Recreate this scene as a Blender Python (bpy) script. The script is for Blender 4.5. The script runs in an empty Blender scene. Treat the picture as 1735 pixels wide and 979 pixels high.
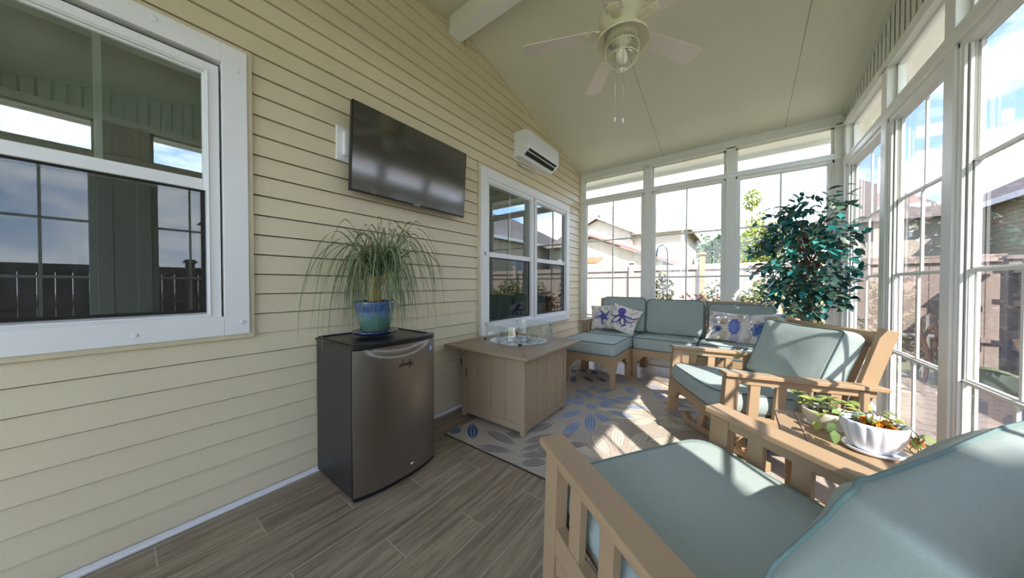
import bpy, bmesh, math, random
from math import sin, cos, pi, radians as R, sqrt, atan2
from mathutils import Vector, Matrix, noise
import numpy as np
SC = bpy.context.scene
COL = SC.collection
# ------------------------------------------------------------------ camera, sky, sun, exposure
cam = bpy.data.objects.new('camera', bpy.data.cameras.new('camera')); COL.objects.link(cam)
cam.data.sensor_width = 36; cam.data.lens = 505.0/1735*36; cam.data.clip_start = .02; cam.data.clip_end = 400
cam.location = (2.17, 0, 1.2); cam.rotation_euler = (R(90-.8), 0, R(36.85))
SC.camera = cam
SC.view_settings.view_transform = 'Standard'; SC.view_settings.look = 'None'
SC.view_settings.exposure = 1.92; SC.view_settings.gamma = 1; SC.view_settings.use_curve_mapping = False
SC.cycles.max_bounces = 14; SC.cycles.diffuse_bounces = 6; SC.cycles.glossy_bounces = 6
SC.cycles.transparent_max_bounces = 24; SC.cycles.transmission_bounces = 8
SC.cycles.use_denoising = True; SC.cycles.sample_clamp_indirect = 8; SC.cycles.caustics_refractive = False
W = bpy.data.worlds.new('sky'); SC.world = W; W.use_nodes = True
nt = W.node_tree; N = nt.nodes; L = nt.links; N.clear()
def nd(t, **k):
    n = N.new(t)
    for a, b in k.items(): setattr(n, a, b)
    return n
tc = nd('ShaderNodeTexCoord'); sep = nd('ShaderNodeSeparateXYZ'); L.new(tc.outputs['Generated'], sep.inputs[0])
r1 = nd('ShaderNodeValToRGB'); L.new(sep.outputs['Z'], r1.inputs[0])
e = r1.color_ramp.elements; e[0].position = 0; e[0].color = (.60, .70, .84, 1); e[1].position = .7; e[1].color = (.10, .21, .48, 1)
e = r1.color_ramp.elements.new(.22); e.color = (.24, .38, .66, 1)
mp = nd('ShaderNodeMapping'); mp.inputs['Scale'].default_value = (1.6, 1.6, 4.2); L.new(tc.outputs['Generated'], mp.inputs[0])
nz = nd('ShaderNodeTexNoise'); nz.inputs['Scale'].default_value = 2.2; nz.inputs['Detail'].default_value = 8; nz.inputs['Roughness'].default_value = .58; L.new(mp.outputs[0], nz.inputs[0])
r2 = nd('ShaderNodeValToRGB'); L.new(nz.outputs[0], r2.inputs[0]); r2.color_ramp.elements[0].position = .44; r2.color_ramp.elements[1].position = .66
mx = nd('ShaderNodeMixRGB'); L.new(r2.outputs[0], mx.inputs[0]); L.new(r1.outputs[0], mx.inputs[1]); mx.inputs[2].default_value = (.95, .97, 1.0, 1)
bg = nd('ShaderNodeBackground'); L.new(mx.outputs[0], bg.inputs[0]); bg.inputs[1].default_value = 2.3
wo = nd('ShaderNodeOutputWorld'); L.new(bg.outputs[0], wo.inputs[0])
SAZ, SEL = R(44), R(43.5)
sun = bpy.data.objects.new('sun', bpy.data.lights.new('sun', 'SUN')); COL.objects.link(sun)
sun.data.energy = 7.5; sun.data.angle = R(.6); sun.data.color = (1, .955, .88)
sd = Vector((cos(SEL)*cos(SAZ), -cos(SEL)*sin(SAZ), sin(SEL)))
sun.rotation_euler = sd.to_track_quat('Z', 'Y').to_euler(); sun.location = (9, -8, 9)

# ------------------------------------------------------------------ materials
def srgb(r, g, b):
    f = lambda c: (c/255/12.92 if c/255 <= .04045 else ((c/255+.055)/1.055)**2.4)
    return (f(r), f(g), f(b), 1)
def mat(name, col, rough=.5, metal=0, bump=None, var=None, spec=.5, coat=0, trans=0, coords='Object', sss=0):
    """bump=(scale, strength, stretch xyz); var=(scale, amount, stretch)"""
    m = bpy.data.materials.new(name); m.use_nodes = True
    nt = m.node_tree; b = nt.nodes['Principled BSDF']
    b.inputs['Base Color'].default_value = col; b.inputs['Roughness'].default_value = rough
    b.inputs['Metallic'].default_value = metal; b.inputs['Specular IOR Level'].default_value = spec
    b.inputs['Coat Weight'].default_value = coat; b.inputs['Transmission Weight'].default_value = trans
    t = nt.nodes.new('ShaderNodeTexCoord')
    def nz(scale, stretch, detail=4):
        mp = nt.nodes.new('ShaderNodeMapping'); mp.inputs['Scale'].default_value = stretch; nt.links.new(t.outputs[coords], mp.inputs[0])
        n = nt.nodes.new('ShaderNodeTexNoise'); n.inputs['Scale'].default_value = scale; n.inputs['Detail'].default_value = detail
        nt.links.new(mp.outputs[0], n.inputs[0]); return n
    if bump:
        n = nz(bump[0], bump[2] if len(bump) > 2 else (1, 1, 1)); bp = nt.nodes.new('ShaderNodeBump')
        bp.inputs['Strength'].default_value = bump[1]; bp.inputs['Distance'].default_value = bump[3] if len(bump) > 3 else .005
        nt.links.new(n.outputs[0], bp.inputs['Height']); nt.links.new(bp.outputs[0], b.inputs['Normal'])
    if var is None: var = (6, .05, (1, 1, 1))
    n = nz(var[0], var[2] if len(var) > 2 else (1, 1, 1)); rp = nt.nodes.new('ShaderNodeMapRange')
    rp.inputs[1].default_value = .3; rp.inputs[2].default_value = .7; rp.inputs[3].default_value = 1-var[1]; rp.inputs[4].default_value = 1+var[1]
    nt.links.new(n.outputs[0], rp.inputs[0])
    mm = nt.nodes.new('ShaderNodeVectorMath'); mm.operation = 'SCALE'; mm.inputs[0].default_value = col[:3]
    nt.links.new(rp.outputs[0], mm.inputs['Scale']); nt.links.new(mm.outputs[0], b.inputs['Base Color'])
    return m
def island_mat(name, cols, rough=.45, transl=.0, spec=.4):
    """leaf material: a random colour for every leaf"""
    m = bpy.data.materials.new(name); m.use_nodes = True; nt = m.node_tree; b = nt.nodes['Principled BSDF']
    g = nt.nodes.new('ShaderNodeNewGeometry'); r = nt.nodes.new('ShaderNodeValToRGB'); r.color_ramp.interpolation = 'LINEAR'
    el = r.color_ramp.elements; el[0].color = cols[0]; el[1].color = cols[-1]
    for i, c in enumerate(cols[1:-1]): x = el.new((i+1)/(len(cols)-1)); x.color = c
    nt.links.new(g.outputs['Random Per Island'], r.inputs[0]); nt.links.new(r.outputs[0], b.inputs['Base Color'])
    b.inputs['Roughness'].default_value = rough; b.inputs['Specular IOR Level'].default_value = spec
    if transl:
        tr = nt.nodes.new('ShaderNodeBsdfTranslucent'); nt.links.new(r.outputs[0], tr.inputs[0]); ms = nt.nodes.new('ShaderNodeMixShader'); ms.inputs[0].default_value = transl
        nt.links.new(b.outputs[0], ms.inputs[1]); nt.links.new(tr.outputs[0], ms.inputs[2]); nt.links.new(ms.outputs[0], nt.nodes['Material Output'].inputs[0])
    return m
def pane_mat(name, tint, refl, rough=.0, rcol=(1, 1, 1, 1), haze=0, hcol=(.6, .6, .6, 1)):
    m = bpy.data.materials.new(name); m.use_nodes = True; nt = m.node_tree; nt.nodes.remove(nt.nodes['Principled BSDF'])
    t = nt.nodes.new('ShaderNodeBsdfTransparent'); t.inputs[0].default_value = tint
    g = nt.nodes.new('ShaderNodeBsdfGlossy'); g.inputs['Roughness'].default_value = rough; g.inputs[0].default_value = rcol
    ge = nt.nodes.new('ShaderNodeNewGeometry'); dp = nt.nodes.new('ShaderNodeVectorMath'); dp.operation = 'DOT_PRODUCT'
    nt.links.new(ge.outputs['Normal'], dp.inputs[0]); nt.links.new(ge.outputs['Incoming'], dp.inputs[1])
    def mt(op, a_, b_=None, c_=None):
        x = nt.nodes.new('ShaderNodeMath'); x.operation = op
        for i_, v_ in enumerate((a_, b_, c_)):
            if v_ is None: continue
            if isinstance(v_, (int, float)): x.inputs[i_].default_value = v_
            else: nt.links.new(v_, x.inputs[i_])
        return x
    ab = mt('ABSOLUTE', dp.outputs['Value']); om = mt('SUBTRACT', 1.0, ab.outputs[0]); pw = mt('POWER', om.outputs[0], 4.0)
    a = mt('MULTIPLY_ADD', pw.outputs[0], .75, .06+refl); a.use_clamp = True
    ms = nt.nodes.new('ShaderNodeMixShader'); nt.links.new(a.outputs[0], ms.inputs[0])
    src = t.outputs[0]
    if haze:
        d = nt.nodes.new('ShaderNodeBsdfDiffuse'); d.inputs[0].default_value = hcol; m2 = nt.nodes.new('ShaderNodeMixShader'); m2.inputs[0].default_value = haze
        nt.links.new(t.outputs[0], m2.inputs[1]); nt.links.new(d.outputs[0], m2.inputs[2]); src = m2.outputs[0]
    nt.links.new(src, ms.inputs[1]); nt.links.new(g.outputs[0], ms.inputs[2]); nt.links.new(ms.outputs[0], nt.nodes['Material Output'].inputs[0])
    return m
def attr_mat(name, rough=.85, bump=(900, .25)):
    m = mat(name, (1, 1, 1, 1), rough, bump=bump); nt = m.node_tree; a = nt.nodes.new('ShaderNodeVertexColor'); a.layer_name = 'print'
    nt.links.new(a.outputs[0], nt.nodes['Principled BSDF'].inputs['Base Color']); return m
def plank_mat():
    m = bpy.data.materials.new('wood_look_tile'); m.use_nodes = True; nt = m.node_tree; b = nt.nodes['Principled BSDF']; K = nt.links
    t = nt.nodes.new('ShaderNodeTexCoord'); sp = nt.nodes.new('ShaderNodeSeparateXYZ'); K.new(t.outputs['Object'], sp.inputs[0])
    def mt(op, a, b_, c_=None):
        x = nt.nodes.new('ShaderNodeMath'); x.operation = op
        for i_, v_ in enumerate((a, b_, c_)):
            if v_ is None: continue
            if isinstance(v_, (int, float)): x.inputs[i_].default_value = v_
            else: K.new(v_, x.inputs[i_])
        return x.outputs[0]
    xs = mt('SUBTRACT', sp.outputs['X'], .048); row = mt('FLOOR', mt('DIVIDE', xs, .162), 0)   # each row of planks steps on by a third
    ys = mt('ADD', mt('SUBTRACT', mt('SUBTRACT', sp.outputs['Y'], .097), mt('MULTIPLY', row, .33)), 99.0)
    mp = nt.nodes.new('ShaderNodeCombineXYZ'); K.new(ys, mp.inputs[0]); K.new(mt('ADD', xs, 16.2), mp.inputs[1])
    br = nt.nodes.new('ShaderNodeTexBrick'); br.offset = 0; br.offset_frequency = 1; br.squash = 1
    br.inputs['Scale'].default_value = 1; br.inputs['Brick Width'].default_value = .99; br.inputs['Row Height'].default_value = .162
    br.inputs['Mortar Size'].default_value = .0022; br.inputs['Mortar Smooth'].default_value = .1; br.inputs['Bias'].default_value = 0
    br.inputs['Color1'].default_value = (0, 0, 0, 1); br.inputs['Color2'].default_value = (1, 1, 1, 1); br.inputs['Mortar'].default_value = (.5, .5, .5, 1)
    K.new(mp.outputs[0], br.inputs[0])
    bw = nt.nodes.new('ShaderNodeVectorMath'); bw.operation = 'SCALE'; bw.inputs['Scale'].default_value = 9; K.new(br.outputs['Color'], bw.inputs[0])
    ad = nt.nodes.new('ShaderNodeVectorMath'); ad.operation = 'ADD'; K.new(bw.outputs[0], ad.inputs[0]); K.new(mp.outputs[0], ad.inputs[1])
    m2 = nt.nodes.new('ShaderNodeMapping'); m2.inputs['Scale'].default_value = (1.2, 14, 1); K.new(ad.outputs[0], m2.inputs[0])
    n1 = nt.nodes.new('ShaderNodeTexNoise'); n1.inputs['Scale'].default_value = 2.6; n1.inputs['Detail'].default_value = 9; n1.inputs['Roughness'].default_value = .68; n1.inputs['Distortion'].default_value = .5; K.new(m2.outputs[0], n1.inputs[0])
    rp = nt.nodes.new('ShaderNodeValToRGB'); el = rp.color_ramp.elements
    el[0].position = .30; el[0].color = srgb(104, 91, 75); el[1].position = .72; el[1].color = srgb(170, 154, 132)
    x = el.new(.45); x.color = srgb(132, 117, 98); x = el.new(.56); x.color = srgb(150, 134, 113); K.new(n1.outputs[0], rp.inputs[0])
    hs = nt.nodes.new('ShaderNodeVectorMath'); hs.operation = 'SCALE'; mr = nt.nodes.new('ShaderNodeMapRange'); mr.inputs[3].default_value = .86; mr.inputs[4].default_value = 1.12
    K.new(br.outputs['Color'], mr.inputs[0]); K.new(mr.outputs[0], hs.inputs['Scale']); K.new(rp.outputs[0], hs.inputs[0])
    mg = nt.nodes.new('ShaderNodeMixRGB'); K.new(br.outputs['Fac'], mg.inputs[0]); K.new(hs.outputs[0], mg.inputs[1]); mg.inputs[2].default_value = srgb(172, 162, 148)
    K.new(mg.outputs[0], b.inputs['Base Color']); b.inputs['Roughness'].default_value = .36; b.inputs['Specular IOR Level'].default_value = .45
    bp = nt.nodes.new('ShaderNodeBump'); bp.inputs['Strength'].default_value = .25; bp.inputs['Distance'].default_value = .002; K.new(n1.outputs[0], bp.inputs['Height']); K.new(bp.outputs[0], b.inputs['Normal'])
    return m
def brick_mat(name, c1, c2, mc, w, h, mortar, rough=.8, rot=(0, 0, 0), offset=.5):
    m = bpy.data.materials.new(name); m.use_nodes = True; nt = m.node_tree; b = nt.nodes['Principled BSDF']
    t = nt.nodes.new('ShaderNodeTexCoord'); mp = nt.nodes.new('ShaderNodeMapping'); mp.inputs['Rotation'].default_value = rot; nt.links.new(t.outputs['Object'], mp.inputs[0])
    br = nt.nodes.new('ShaderNodeTexBrick'); br.offset = offset; br.inputs['Scale'].default_value = 1; br.inputs['Brick Width'].default_value = w; br.inputs['Row Height'].default_value = h; br.inputs['Mortar Size'].default_value = mortar
    br.inputs['Color1'].default_value = c1; br.inputs['Color2'].default_value = c2; br.inputs['Mortar'].default_value = mc
    nt.links.new(mp.outputs[0], br.inputs[0]); nt.links.new(br.outputs[0], b.inputs['Base Color']); b.inputs['Roughness'].default_value = rough
    return m
M = dict(
 siding=mat('vinyl_siding', srgb(215, 203, 173), .42, bump=(60, .12, (1, .1, 1), .002), var=(3, .015)),
 sidetrim=mat('beige_trim', srgb(208, 197, 166), .45),
 white=mat('white_vinyl', srgb(232, 232, 232), .38, var=(4, .01)),
 offw=mat('painted_frame', srgb(226, 226, 220), .42, var=(4, .01)),
 frieze=mat('beadboard_paint', srgb(205, 205, 196), .5, var=(4, .01)),
 ceil=mat('ceiling_panel', srgb(214, 211, 193), .38, var=(1.5, .012), bump=(5, .03)),
 seam=mat('dark_seam', srgb(120, 118, 106), .6),
 near_black=mat('dark_gap', srgb(30, 28, 24), .8),  # flat dark colour for gasket, joints, slots and screen frame
 tile=plank_mat(),
 hd=mat('tan_lumber', srgb(168, 141, 108), .5, bump=(40, .15, (1, 1, 1), .002), var=(9, .035)),
 hd2=mat('fire_table_lumber', srgb(156, 136, 110), .5, bump=(60, .12, (1, 1, 1), .002), var=(9, .03)),
 cush=mat('sage_canvas', srgb(163, 175, 169), .85, bump=(7, .22, (1, 1, 1), .02), var=(260, .05), spec=.2),
 pipe=mat('sage_piping', srgb(84, 104, 104), .85, spec=.2),
 pipel=mat('pale_sage_piping', srgb(118, 140, 138), .85, spec=.2),
 black=mat('black_plastic', srgb(16, 16, 17), .28),
 blackm=mat('black_enamel', srgb(38, 39, 38), .4),
 steel=mat('brushed_steel', srgb(150, 144, 136), .33, metal=1, var=(3, .03, (1, 40, .5))),
 steelb=mat('bright_steel', srgb(205, 204, 202), .25, metal=1),
 screen=mat('tv_screen', srgb(9, 10, 11), .10, spec=.9, var=(1, .001)),
 navy=mat('cobalt_glaze', srgb(20, 38, 92), .12, coat=.6),
 soil=mat('potting_soil', srgb(52, 38, 28), .95, bump=(120, .8)),
 bark=mat('bark', srgb(124, 92, 60), .85, bump=(50, .8, (1, 1, .25), .01), var=(20, .2)),
 barkp=mat('pale_bark', srgb(168, 134, 62), .85, bump=(50, .8), var=(20, .25)),
 whitec=mat('white_ceramic', srgb(232, 234, 238), .16, coat=.5, var=(3, .01)),
 cream=mat('cream_ceramic', srgb(222, 212, 186), .25, coat=.3),
 fan=mat('cream_fan_metal', srgb(222, 216, 190), .32, var=(4, .01)),
 blade=mat('fan_blade', srgb(220, 208, 196), .4, var=(4, .01)),
 bulb=mat('frosted_bulb', srgb(240, 236, 222), .3),
 lawn=mat('lawn', srgb(120, 124, 88), .95, bump=(300, .8), var=(14, .25)),
 fenceb=mat('fence_board', srgb(156, 138, 126), .85, bump=(30, .4, (4, 4, .3)), var=(5, .10, (3, 3, .4))),
 fenced=mat('weathered_fence_board', srgb(146, 134, 125), .9, bump=(30, .4, (4, 4, .3)), var=(5, .14, (3, 3, .4))),
 fencep=mat('cedar_post', srgb(134, 98, 66), .8, var=(6, .12, (3, 3, .4))),
 hwall=brick_mat('house_siding', srgb(186, 174, 156), srgb(190, 178, 160), srgb(150, 140, 124), 30, .16, .008),
 hwalld=brick_mat('beige_house_siding', srgb(182, 172, 148), srgb(184, 174, 150), srgb(140, 130, 112), 30, .16, .01, rot=(R(90), 0, 0)),
 stucco=mat('cream_house_wall', srgb(186, 170, 146), .8),
 roofr=mat('red_brown_shingle', srgb(122, 92, 84), .9, bump=(40, .5), var=(12, .10)),
 roofg=mat('grey_brown_shingle', srgb(118, 106, 100), .9, bump=(40, .5), var=(12, .10)),
 hglass=mat('house_window_glass', srgb(120, 140, 160), .1),
 paver=brick_mat('pavers', srgb(150, 138, 124), srgb(142, 130, 118), srgb(108, 98, 88), .4, .2, .008),
 inner=mat('house_interior', srgb(70, 78, 72), .9),
 shade=mat('roller_shade', srgb(150, 158, 148), .9),
 glassl=pane_mat('low_e_glass', (.55, .62, .58, 1), .16, rcol=(.95, 1, .97, 1)),
 scr=pane_mat('screened_glass', (.36, .38, .37, 1), .07, rcol=(.8, .85, .84, 1)),
 vinyl=pane_mat('clear_vinyl_pane', (.76, .77, .78, 1), .0),
 vinyls=pane_mat('screened_vinyl_pane', (.36, .36, .38, 1), .02, haze=.07, hcol=(.6, .6, .62, 1)),
 clear=pane_mat('clear_glass', (.96, .98, .97, 1), .03),
 energy=mat('blue_sticker', srgb(70, 150, 210), .5),
 rug=mat('woven_rug', srgb(176, 163, 147), .95, bump=(260, .5), var=(90, .10)),
 rug_d=mat('rug_navy', srgb(52, 84, 128), .95, bump=(260, .5), var=(90, .14)),
 rug_b=mat('rug_light_blue', srgb(116, 136, 168), .95, bump=(260, .5), var=(90, .12)),
 rug_g=mat('rug_grey', srgb(118, 108, 99), .95, bump=(260, .5), var=(90, .12)),
 rug_c=mat('rug_cream', srgb(212, 200, 176), .95, bump=(260, .5), var=(90, .10)),
 rug_l=mat('rug_outline', srgb(202, 196, 188), .95, bump=(260, .5), var=(90, .08)),
 rug_o=mat('rug_dark_outline', srgb(122, 110, 98), .95, bump=(260, .5), var=(90, .08)),
 orange=island_mat('dried_flower', [srgb(214, 130, 30), srgb(232, 168, 50), srgb(178, 96, 24)], .6, .25),
 palm=island_mat('palm_blade', [srgb(84, 100, 62), srgb(128, 146, 104), srgb(62, 80, 48), srgb(150, 162, 120)], .45, .2),
 succ=island_mat('begonia_leaf', [srgb(96, 128, 84), srgb(152, 170, 84), srgb(196, 198, 108), srgb(84, 118, 88)], .4, .25),
 ficus=island_mat('ficus_leaf', [srgb(24, 118, 112), srgb(24, 66, 54), srgb(72, 168, 160), srgb(50, 78, 58), srgb(30, 100, 92), srgb(112, 130, 106), srgb(28, 60, 50)], .35, .18, .5),
 tree=island_mat('yellow_green_leaf', [srgb(132, 146, 52), srgb(158, 166, 74), srgb(100, 122, 46)], .6, .3),
 treed=island_mat('dark_green_leaf', [srgb(74, 98, 58), srgb(104, 128, 78), srgb(54, 78, 46)], .6, .25),
 shrub=island_mat('shrub_leaf', [srgb(80, 94, 46), srgb(120, 124, 66), srgb(58, 72, 36), srgb(146, 150, 90)], .6, .25),
 redl=island_mat('red_leaf', [srgb(150, 40, 52), srgb(178, 70, 70), srgb(120, 34, 44)], .6, .25),
 bead=mat('glass_bead', (.86, .93, .95, 1), .04, trans=.7, spec=.8),
 label=mat('grey_print', srgb(150, 152, 156), .4),
)
# ------------------------------------------------------------------ mesh helpers
class MB:
    def __init__(s): s.v = []; s.f = []; s.m = []; s.sm = []
    def add(s, vs, fs, m=0, smooth=False):
        o = len(s.v); s.v += [tuple(v) for v in vs]
        for f in fs: s.f.append([i+o for i in f]); s.m.append(m); s.sm.append(smooth)
        return s
    def box(s, x0, x1, y0, y1, z0, z1, m=0):
        return s.add([(x, y, z) for z in (z0, z1) for y in (y0, y1) for x in (x0, x1)], [(0, 2, 3, 1), (4, 5, 7, 6), (0, 1, 5, 4), (2, 6, 7, 3), (0, 4, 6, 2), (1, 3, 7, 5)], m)
    def bar(s, p, q, w, t, up=(0, 0, 1), m=0):
        p, q = Vector(p), Vector(q); d = (q-p).normalized(); a = d.cross(Vector(up))
        a = a.normalized() if a.length > 1e-5 else Vector((1, 0, 0)); b = a.cross(d)
        vs = [c + a*(i*w/2) + b*(j*t/2) for c in (p, q) for i, j in ((-1, -1), (1, -1), (1, 1), (-1, 1))]
        return s.add(vs, [(0, 1, 2, 3), (7, 6, 5, 4), (0, 4, 5, 1), (1, 5, 6, 2), (2, 6, 7, 3), (3, 7, 4, 0)], m)
    def prism(s, poly, a, b, ax='y', m=0, smooth=False):
        n = len(poly)
        def P(u, v, w): return {'x': (w, u, v), 'y': (u, w, v), 'z': (u, v, w)}[ax]
        s.add([P(u, v, a) for u, v in poly] + [P(u, v, b) for u, v in poly], [list(range(n))[::-1], list(range(n, 2*n))], m)
        o = len(s.v)-2*n
        for i in range(n): j = (i+1) % n; s.f.append([o+i, o+j, o+n+j, o+n+i]); s.m.append(m); s.sm.append(smooth)
        return s
    def tube(s, pts, r, n=8, m=0, closed=False, flat=1, cap=True):
        pts = [Vector(p) for p in pts]; k = len(pts); rr = r if hasattr(r, '__len__') else [r]*k
        vs = []; ref = None
        for i, p in enumerate(pts):
            a = pts[(i-1) % k] if closed else pts[max(i-1, 0)]; b = pts[(i+1) % k] if closed else pts[min(i+1, k-1)]
            d = (b-a); d = d.normalized() if d.length > 1e-9 else Vector((0, 0, 1))
            if ref is None: ref = Vector((0, 0, 1)) if abs(d.z) < .9 else Vector((1, 0, 0))
            u = d.cross(ref); u = u.normalized() if u.length > 1e-6 else Vector((1, 0, 0)); w = u.cross(d).normalized(); ref = w
            for j in range(n): t = 2*pi*j/n; vs.append(p + u*cos(t)*rr[i] + w*sin(t)*rr[i]*flat)
        fs = []
        for i in range(k if closed else k-1):
            for j in range(n):
                A, B = i*n, ((i+1) % k)*n; fs.append((A+j, A+(j+1) % n, B+(j+1) % n, B+j))
        if cap and not closed: fs += [tuple(range(n))[::-1], tuple(range((k-1)*n, k*n))]
        return s.add(vs, fs, m, True)
    def lathe(s, prof, c=(0, 0, 0), n=32, m=0, sx=1, sy=1, smooth=True, wob=None):
        vs = []; k = len(prof)
        for r, z in prof:
            for j in range(n):
                t = 2*pi*j/n; q = r*(wob(t, z) if wob else 1); vs.append((c[0]+q*cos(t)*sx, c[1]+q*sin(t)*sy, c[2]+z))
        fs = [(i*n+j, i*n+(j+1) % n, (i+1)*n+(j+1) % n, (i+1)*n+j) for i in range(k-1) for j in range(n)]
        s.add(vs, fs, m, smooth)
        if prof[0][0] > 1e-4: s.add([vs[j] for j in range(n)], [tuple(range(n))[::-1]], m)
        if prof[-1][0] > 1e-4: s.add([vs[(k-1)*n+j] for j in range(n)], [tuple(range(n))], m)
        return s
    def grid(s, fn, nu, nv, m=0, smooth=True):
        vs = [fn(i/nu, j/nv) for j in range(nv+1) for i in range(nu+1)]
        return s.add(vs, [(j*(nu+1)+i, j*(nu+1)+i+1, (j+1)*(nu+1)+i+1, (j+1)*(nu+1)+i) for j in range(nv) for i in range(nu)], m, smooth)
    def leaf(s, p, d, nrm, ln, w, m=0, curl=.15):
        """a six-sided leaf folded along its rib"""
        p, d = Vector(p), Vector(d).normalized(); a = d.cross(Vector(nrm))
        a = a.normalized() if a.length > 1e-4 else Vector((1, 0, 0)); n = a.cross(d)
        pt = lambda t, q, h: p + d*(t*ln) + a*(q*w) + n*(h*ln)
        vs = [pt(0, 0, 0), pt(.3, .45, curl*.6), pt(.65, .38, curl*.3), pt(1, 0, -curl*.8), pt(.65, -.38, curl*.3), pt(.3, -.45, curl*.6), pt(.35, 0, 0), pt(.68, 0, -curl*.25)]
        return s.add(vs, [(0, 6, 1), (1, 6, 7, 2), (2, 7, 3), (0, 5, 6), (5, 4, 7, 6), (4, 3, 7)], m, True)
    def build(s, name, mats, parent=None, bevel=0, seg=2, angle=None, weld=False):
        me = bpy.data.meshes.new(name); me.from_pydata(s.v, [], s.f)
        mats = mats if isinstance(mats, (list, tuple)) else [mats]
        for x in mats: me.materials.append(M[x] if isinstance(x, str) else x)
        me.polygons.foreach_set('material_index', s.m); me.polygons.foreach_set('use_smooth', s.sm)
        if weld:
            bm = bmesh.new(); bm.from_mesh(me); bmesh.ops.remove_doubles(bm, verts=bm.verts, dist=1e-5); bmesh.ops.recalc_face_normals(bm, faces=bm.faces); bm.to_mesh(me); bm.free()
        me.update(); o = bpy.data.objects.new(name, me); COL.objects.link(o)
        if parent: o.parent = parent
        if bevel:
            b = o.modifiers.new('bevel', 'BEVEL'); b.width = bevel; b.segments = seg; b.limit_method = 'ANGLE'; b.angle_limit = R(35)
        return o
def thing(name, label, cat, loc=(0, 0, 0), rot=(0, 0, 0), group=None):
    o = bpy.data.objects.new(name, None); COL.objects.link(o); o.empty_display_size = .1
    o.location = loc; o.rotation_euler = rot; o['label'] = label; o['category'] = cat
    if group: o['group'] = group
    return o
def tag(o, label, cat, group=None, kind=None):
    o['label'] = label; o['category'] = cat
    if group: o['group'] = group
    if kind: o['kind'] = kind
    return o
def struct(o, label=None, cat=None):
    o['kind'] = 'structure'
    if label: o['label'] = label
    if cat: o['category'] = cat
    return o
def lab(o, t): o['label'] = t; return o
# ------------------------------------------------------------------ the room shell
XR, YB, Y0 = 3.11, 4.84, -.84          # inner faces: right wall, back wall, wall behind the camera
ZE, SL, YR = 3.08, .222, 2.0           # eave height, slope, ridge
zc = lambda y: ZE + SL*(YB-y) if y >= YR else ZE + SL*(YB-YR) - SL*(YR-y)
f = MB(); f.box(-.02, XR+.12, Y0-.1, YB+.12, -.12, 0); struct(f.build('floor', 'tile'), 'wood-look plank tile floor', 'floor')
# siding courses: sawtooth profile, cut out round the two house windows
HOLES = [(-1.24, .455, .925, 2.455), (2.30, 4.37, .655, 2.45)]
s = MB(); P_ = .1115; z = .036
while z < 3.75:
    za, zb = z, z+P_
    cuts = sorted({za, zb} | {h for H in HOLES for h in H[2:] if za < h < zb})
    for a, b in zip(cuts, cuts[1:]):
        if b > zb-1e-6 and a < zb-.006: cuts2 = [(a, zb-.0055, 0), (zb-.0055, b, 1)]
        else: cuts2 = [(a, b, 0)]
        segs = [(Y0, YB)]
        for y0, y1, z0, z1 in HOLES:
            if a >= z0-1e-6 and b <= z1+1e-6: segs = [t for p, q in segs for t in ((p, min(q, y0)), (max(p, y1), q)) if t[1]-t[0] > 1e-6 and t[0] >= p-1e-9]
        for p, q in segs:
            for a_, b_, groove in cuts2:
                xa, xb = .018-.012*(a_-za)/P_, .018-.012*(b_-za)/P_
                if groove: s.add([(xa, p, a_), (xa, q, a_), (-.002, q, a_+.001), (-.002, p, a_+.001), (-.002, q, b_), (-.002, p, b_)], [(0, 1, 2, 3), (3, 2, 4, 5)])
                else: s.add([(xa, p, a_), (xa, q, a_), (xb, q, b_), (xb, p, b_)], [(0, 1, 2, 3)])
            if a == za: s.add([(.018, p, a), (.018, q, a), (-.002, q, a), (-.002, p, a)], [(0, 3, 2, 1)])
    z = zb
s.box(-.1, -.002, Y0, YB, 0, .655); s.box(-.1, -.002, Y0, 2.30, 2.455, 3.75); s.box(-.1, -.002, 2.30, YB, 2.45, 3.75)
s.box(-.1, -.002, .455, 2.30, .655, 2.455); s.box(-.1, -.002, Y0, .455, .655, .925); s.box(-.1, -.002, 4.37, YB, .655, 2.45)
wl = struct(s.build('wall_left', 'siding'), 'beige lap siding wall', 'wall')
b = MB(); b.box(0, .022, Y0, YB, 0, .03); b.box(0, .028, Y0, YB, .0, .012); struct(b.build('baseboard_left', 'white', bevel=.002), 'white strip along the foot of the siding', 'baseboard')
t = MB(); t.box(0, .03, YB-.03, YB, 0, ZE); struct(t.build('trim_1', 'sidetrim', bevel=.003), 'beige corner strip', 'trim')
# ceiling and roof
c = MB(); th = .10
for y0, y1 in ((YR, YB+.45), (Y0-1.2, YR)):  # front eave, out of view, lengthened to keep direct sun out
    c.add([(x, y, zc(y)+h) for h in (0, th) for y in (y0, y1) for x in (-.1, XR+.50)], [(0, 1, 3, 2), (4, 6, 7, 5), (0, 4, 5, 1), (2, 3, 7, 6), (0, 2, 6, 4), (1, 5, 7, 3)])
struct(c.build('ceiling', 'ceil'), 'smooth pale ceiling sloping up to a ridge', 'ceiling')
t = MB(); t.box(XR+.10, XR+.46, Y0-.4, YB+.42, 2.985, 3.0); t.box(XR+.44, XR+.48, Y0-.4, YB+.42, 2.96, 3.06); t.box(0, XR+.10, YB+.12, YB+.42, 2.985, 3.0); t.box(-.1, XR+.48, YB+.42, YB+.45, 2.93, 3.06)
struct(t.build('trim_6', 'offw'), 'flat boards under the roof overhang outside', 'trim')
t = MB()
for x in (1.31, 2.63):
    for y0, y1 in ((YR+.1, YB), (Y0, YR-.1)):
        t.add([(x+d, y, zc(y)-.0012) for y in (y0, y1) for d in (-.0018, .0018)], [(0, 1, 3, 2)])
struct(t.build('trim_2', 'seam'), 'thin dark seams between the ceiling panels', 'trim')
t = MB()
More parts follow.
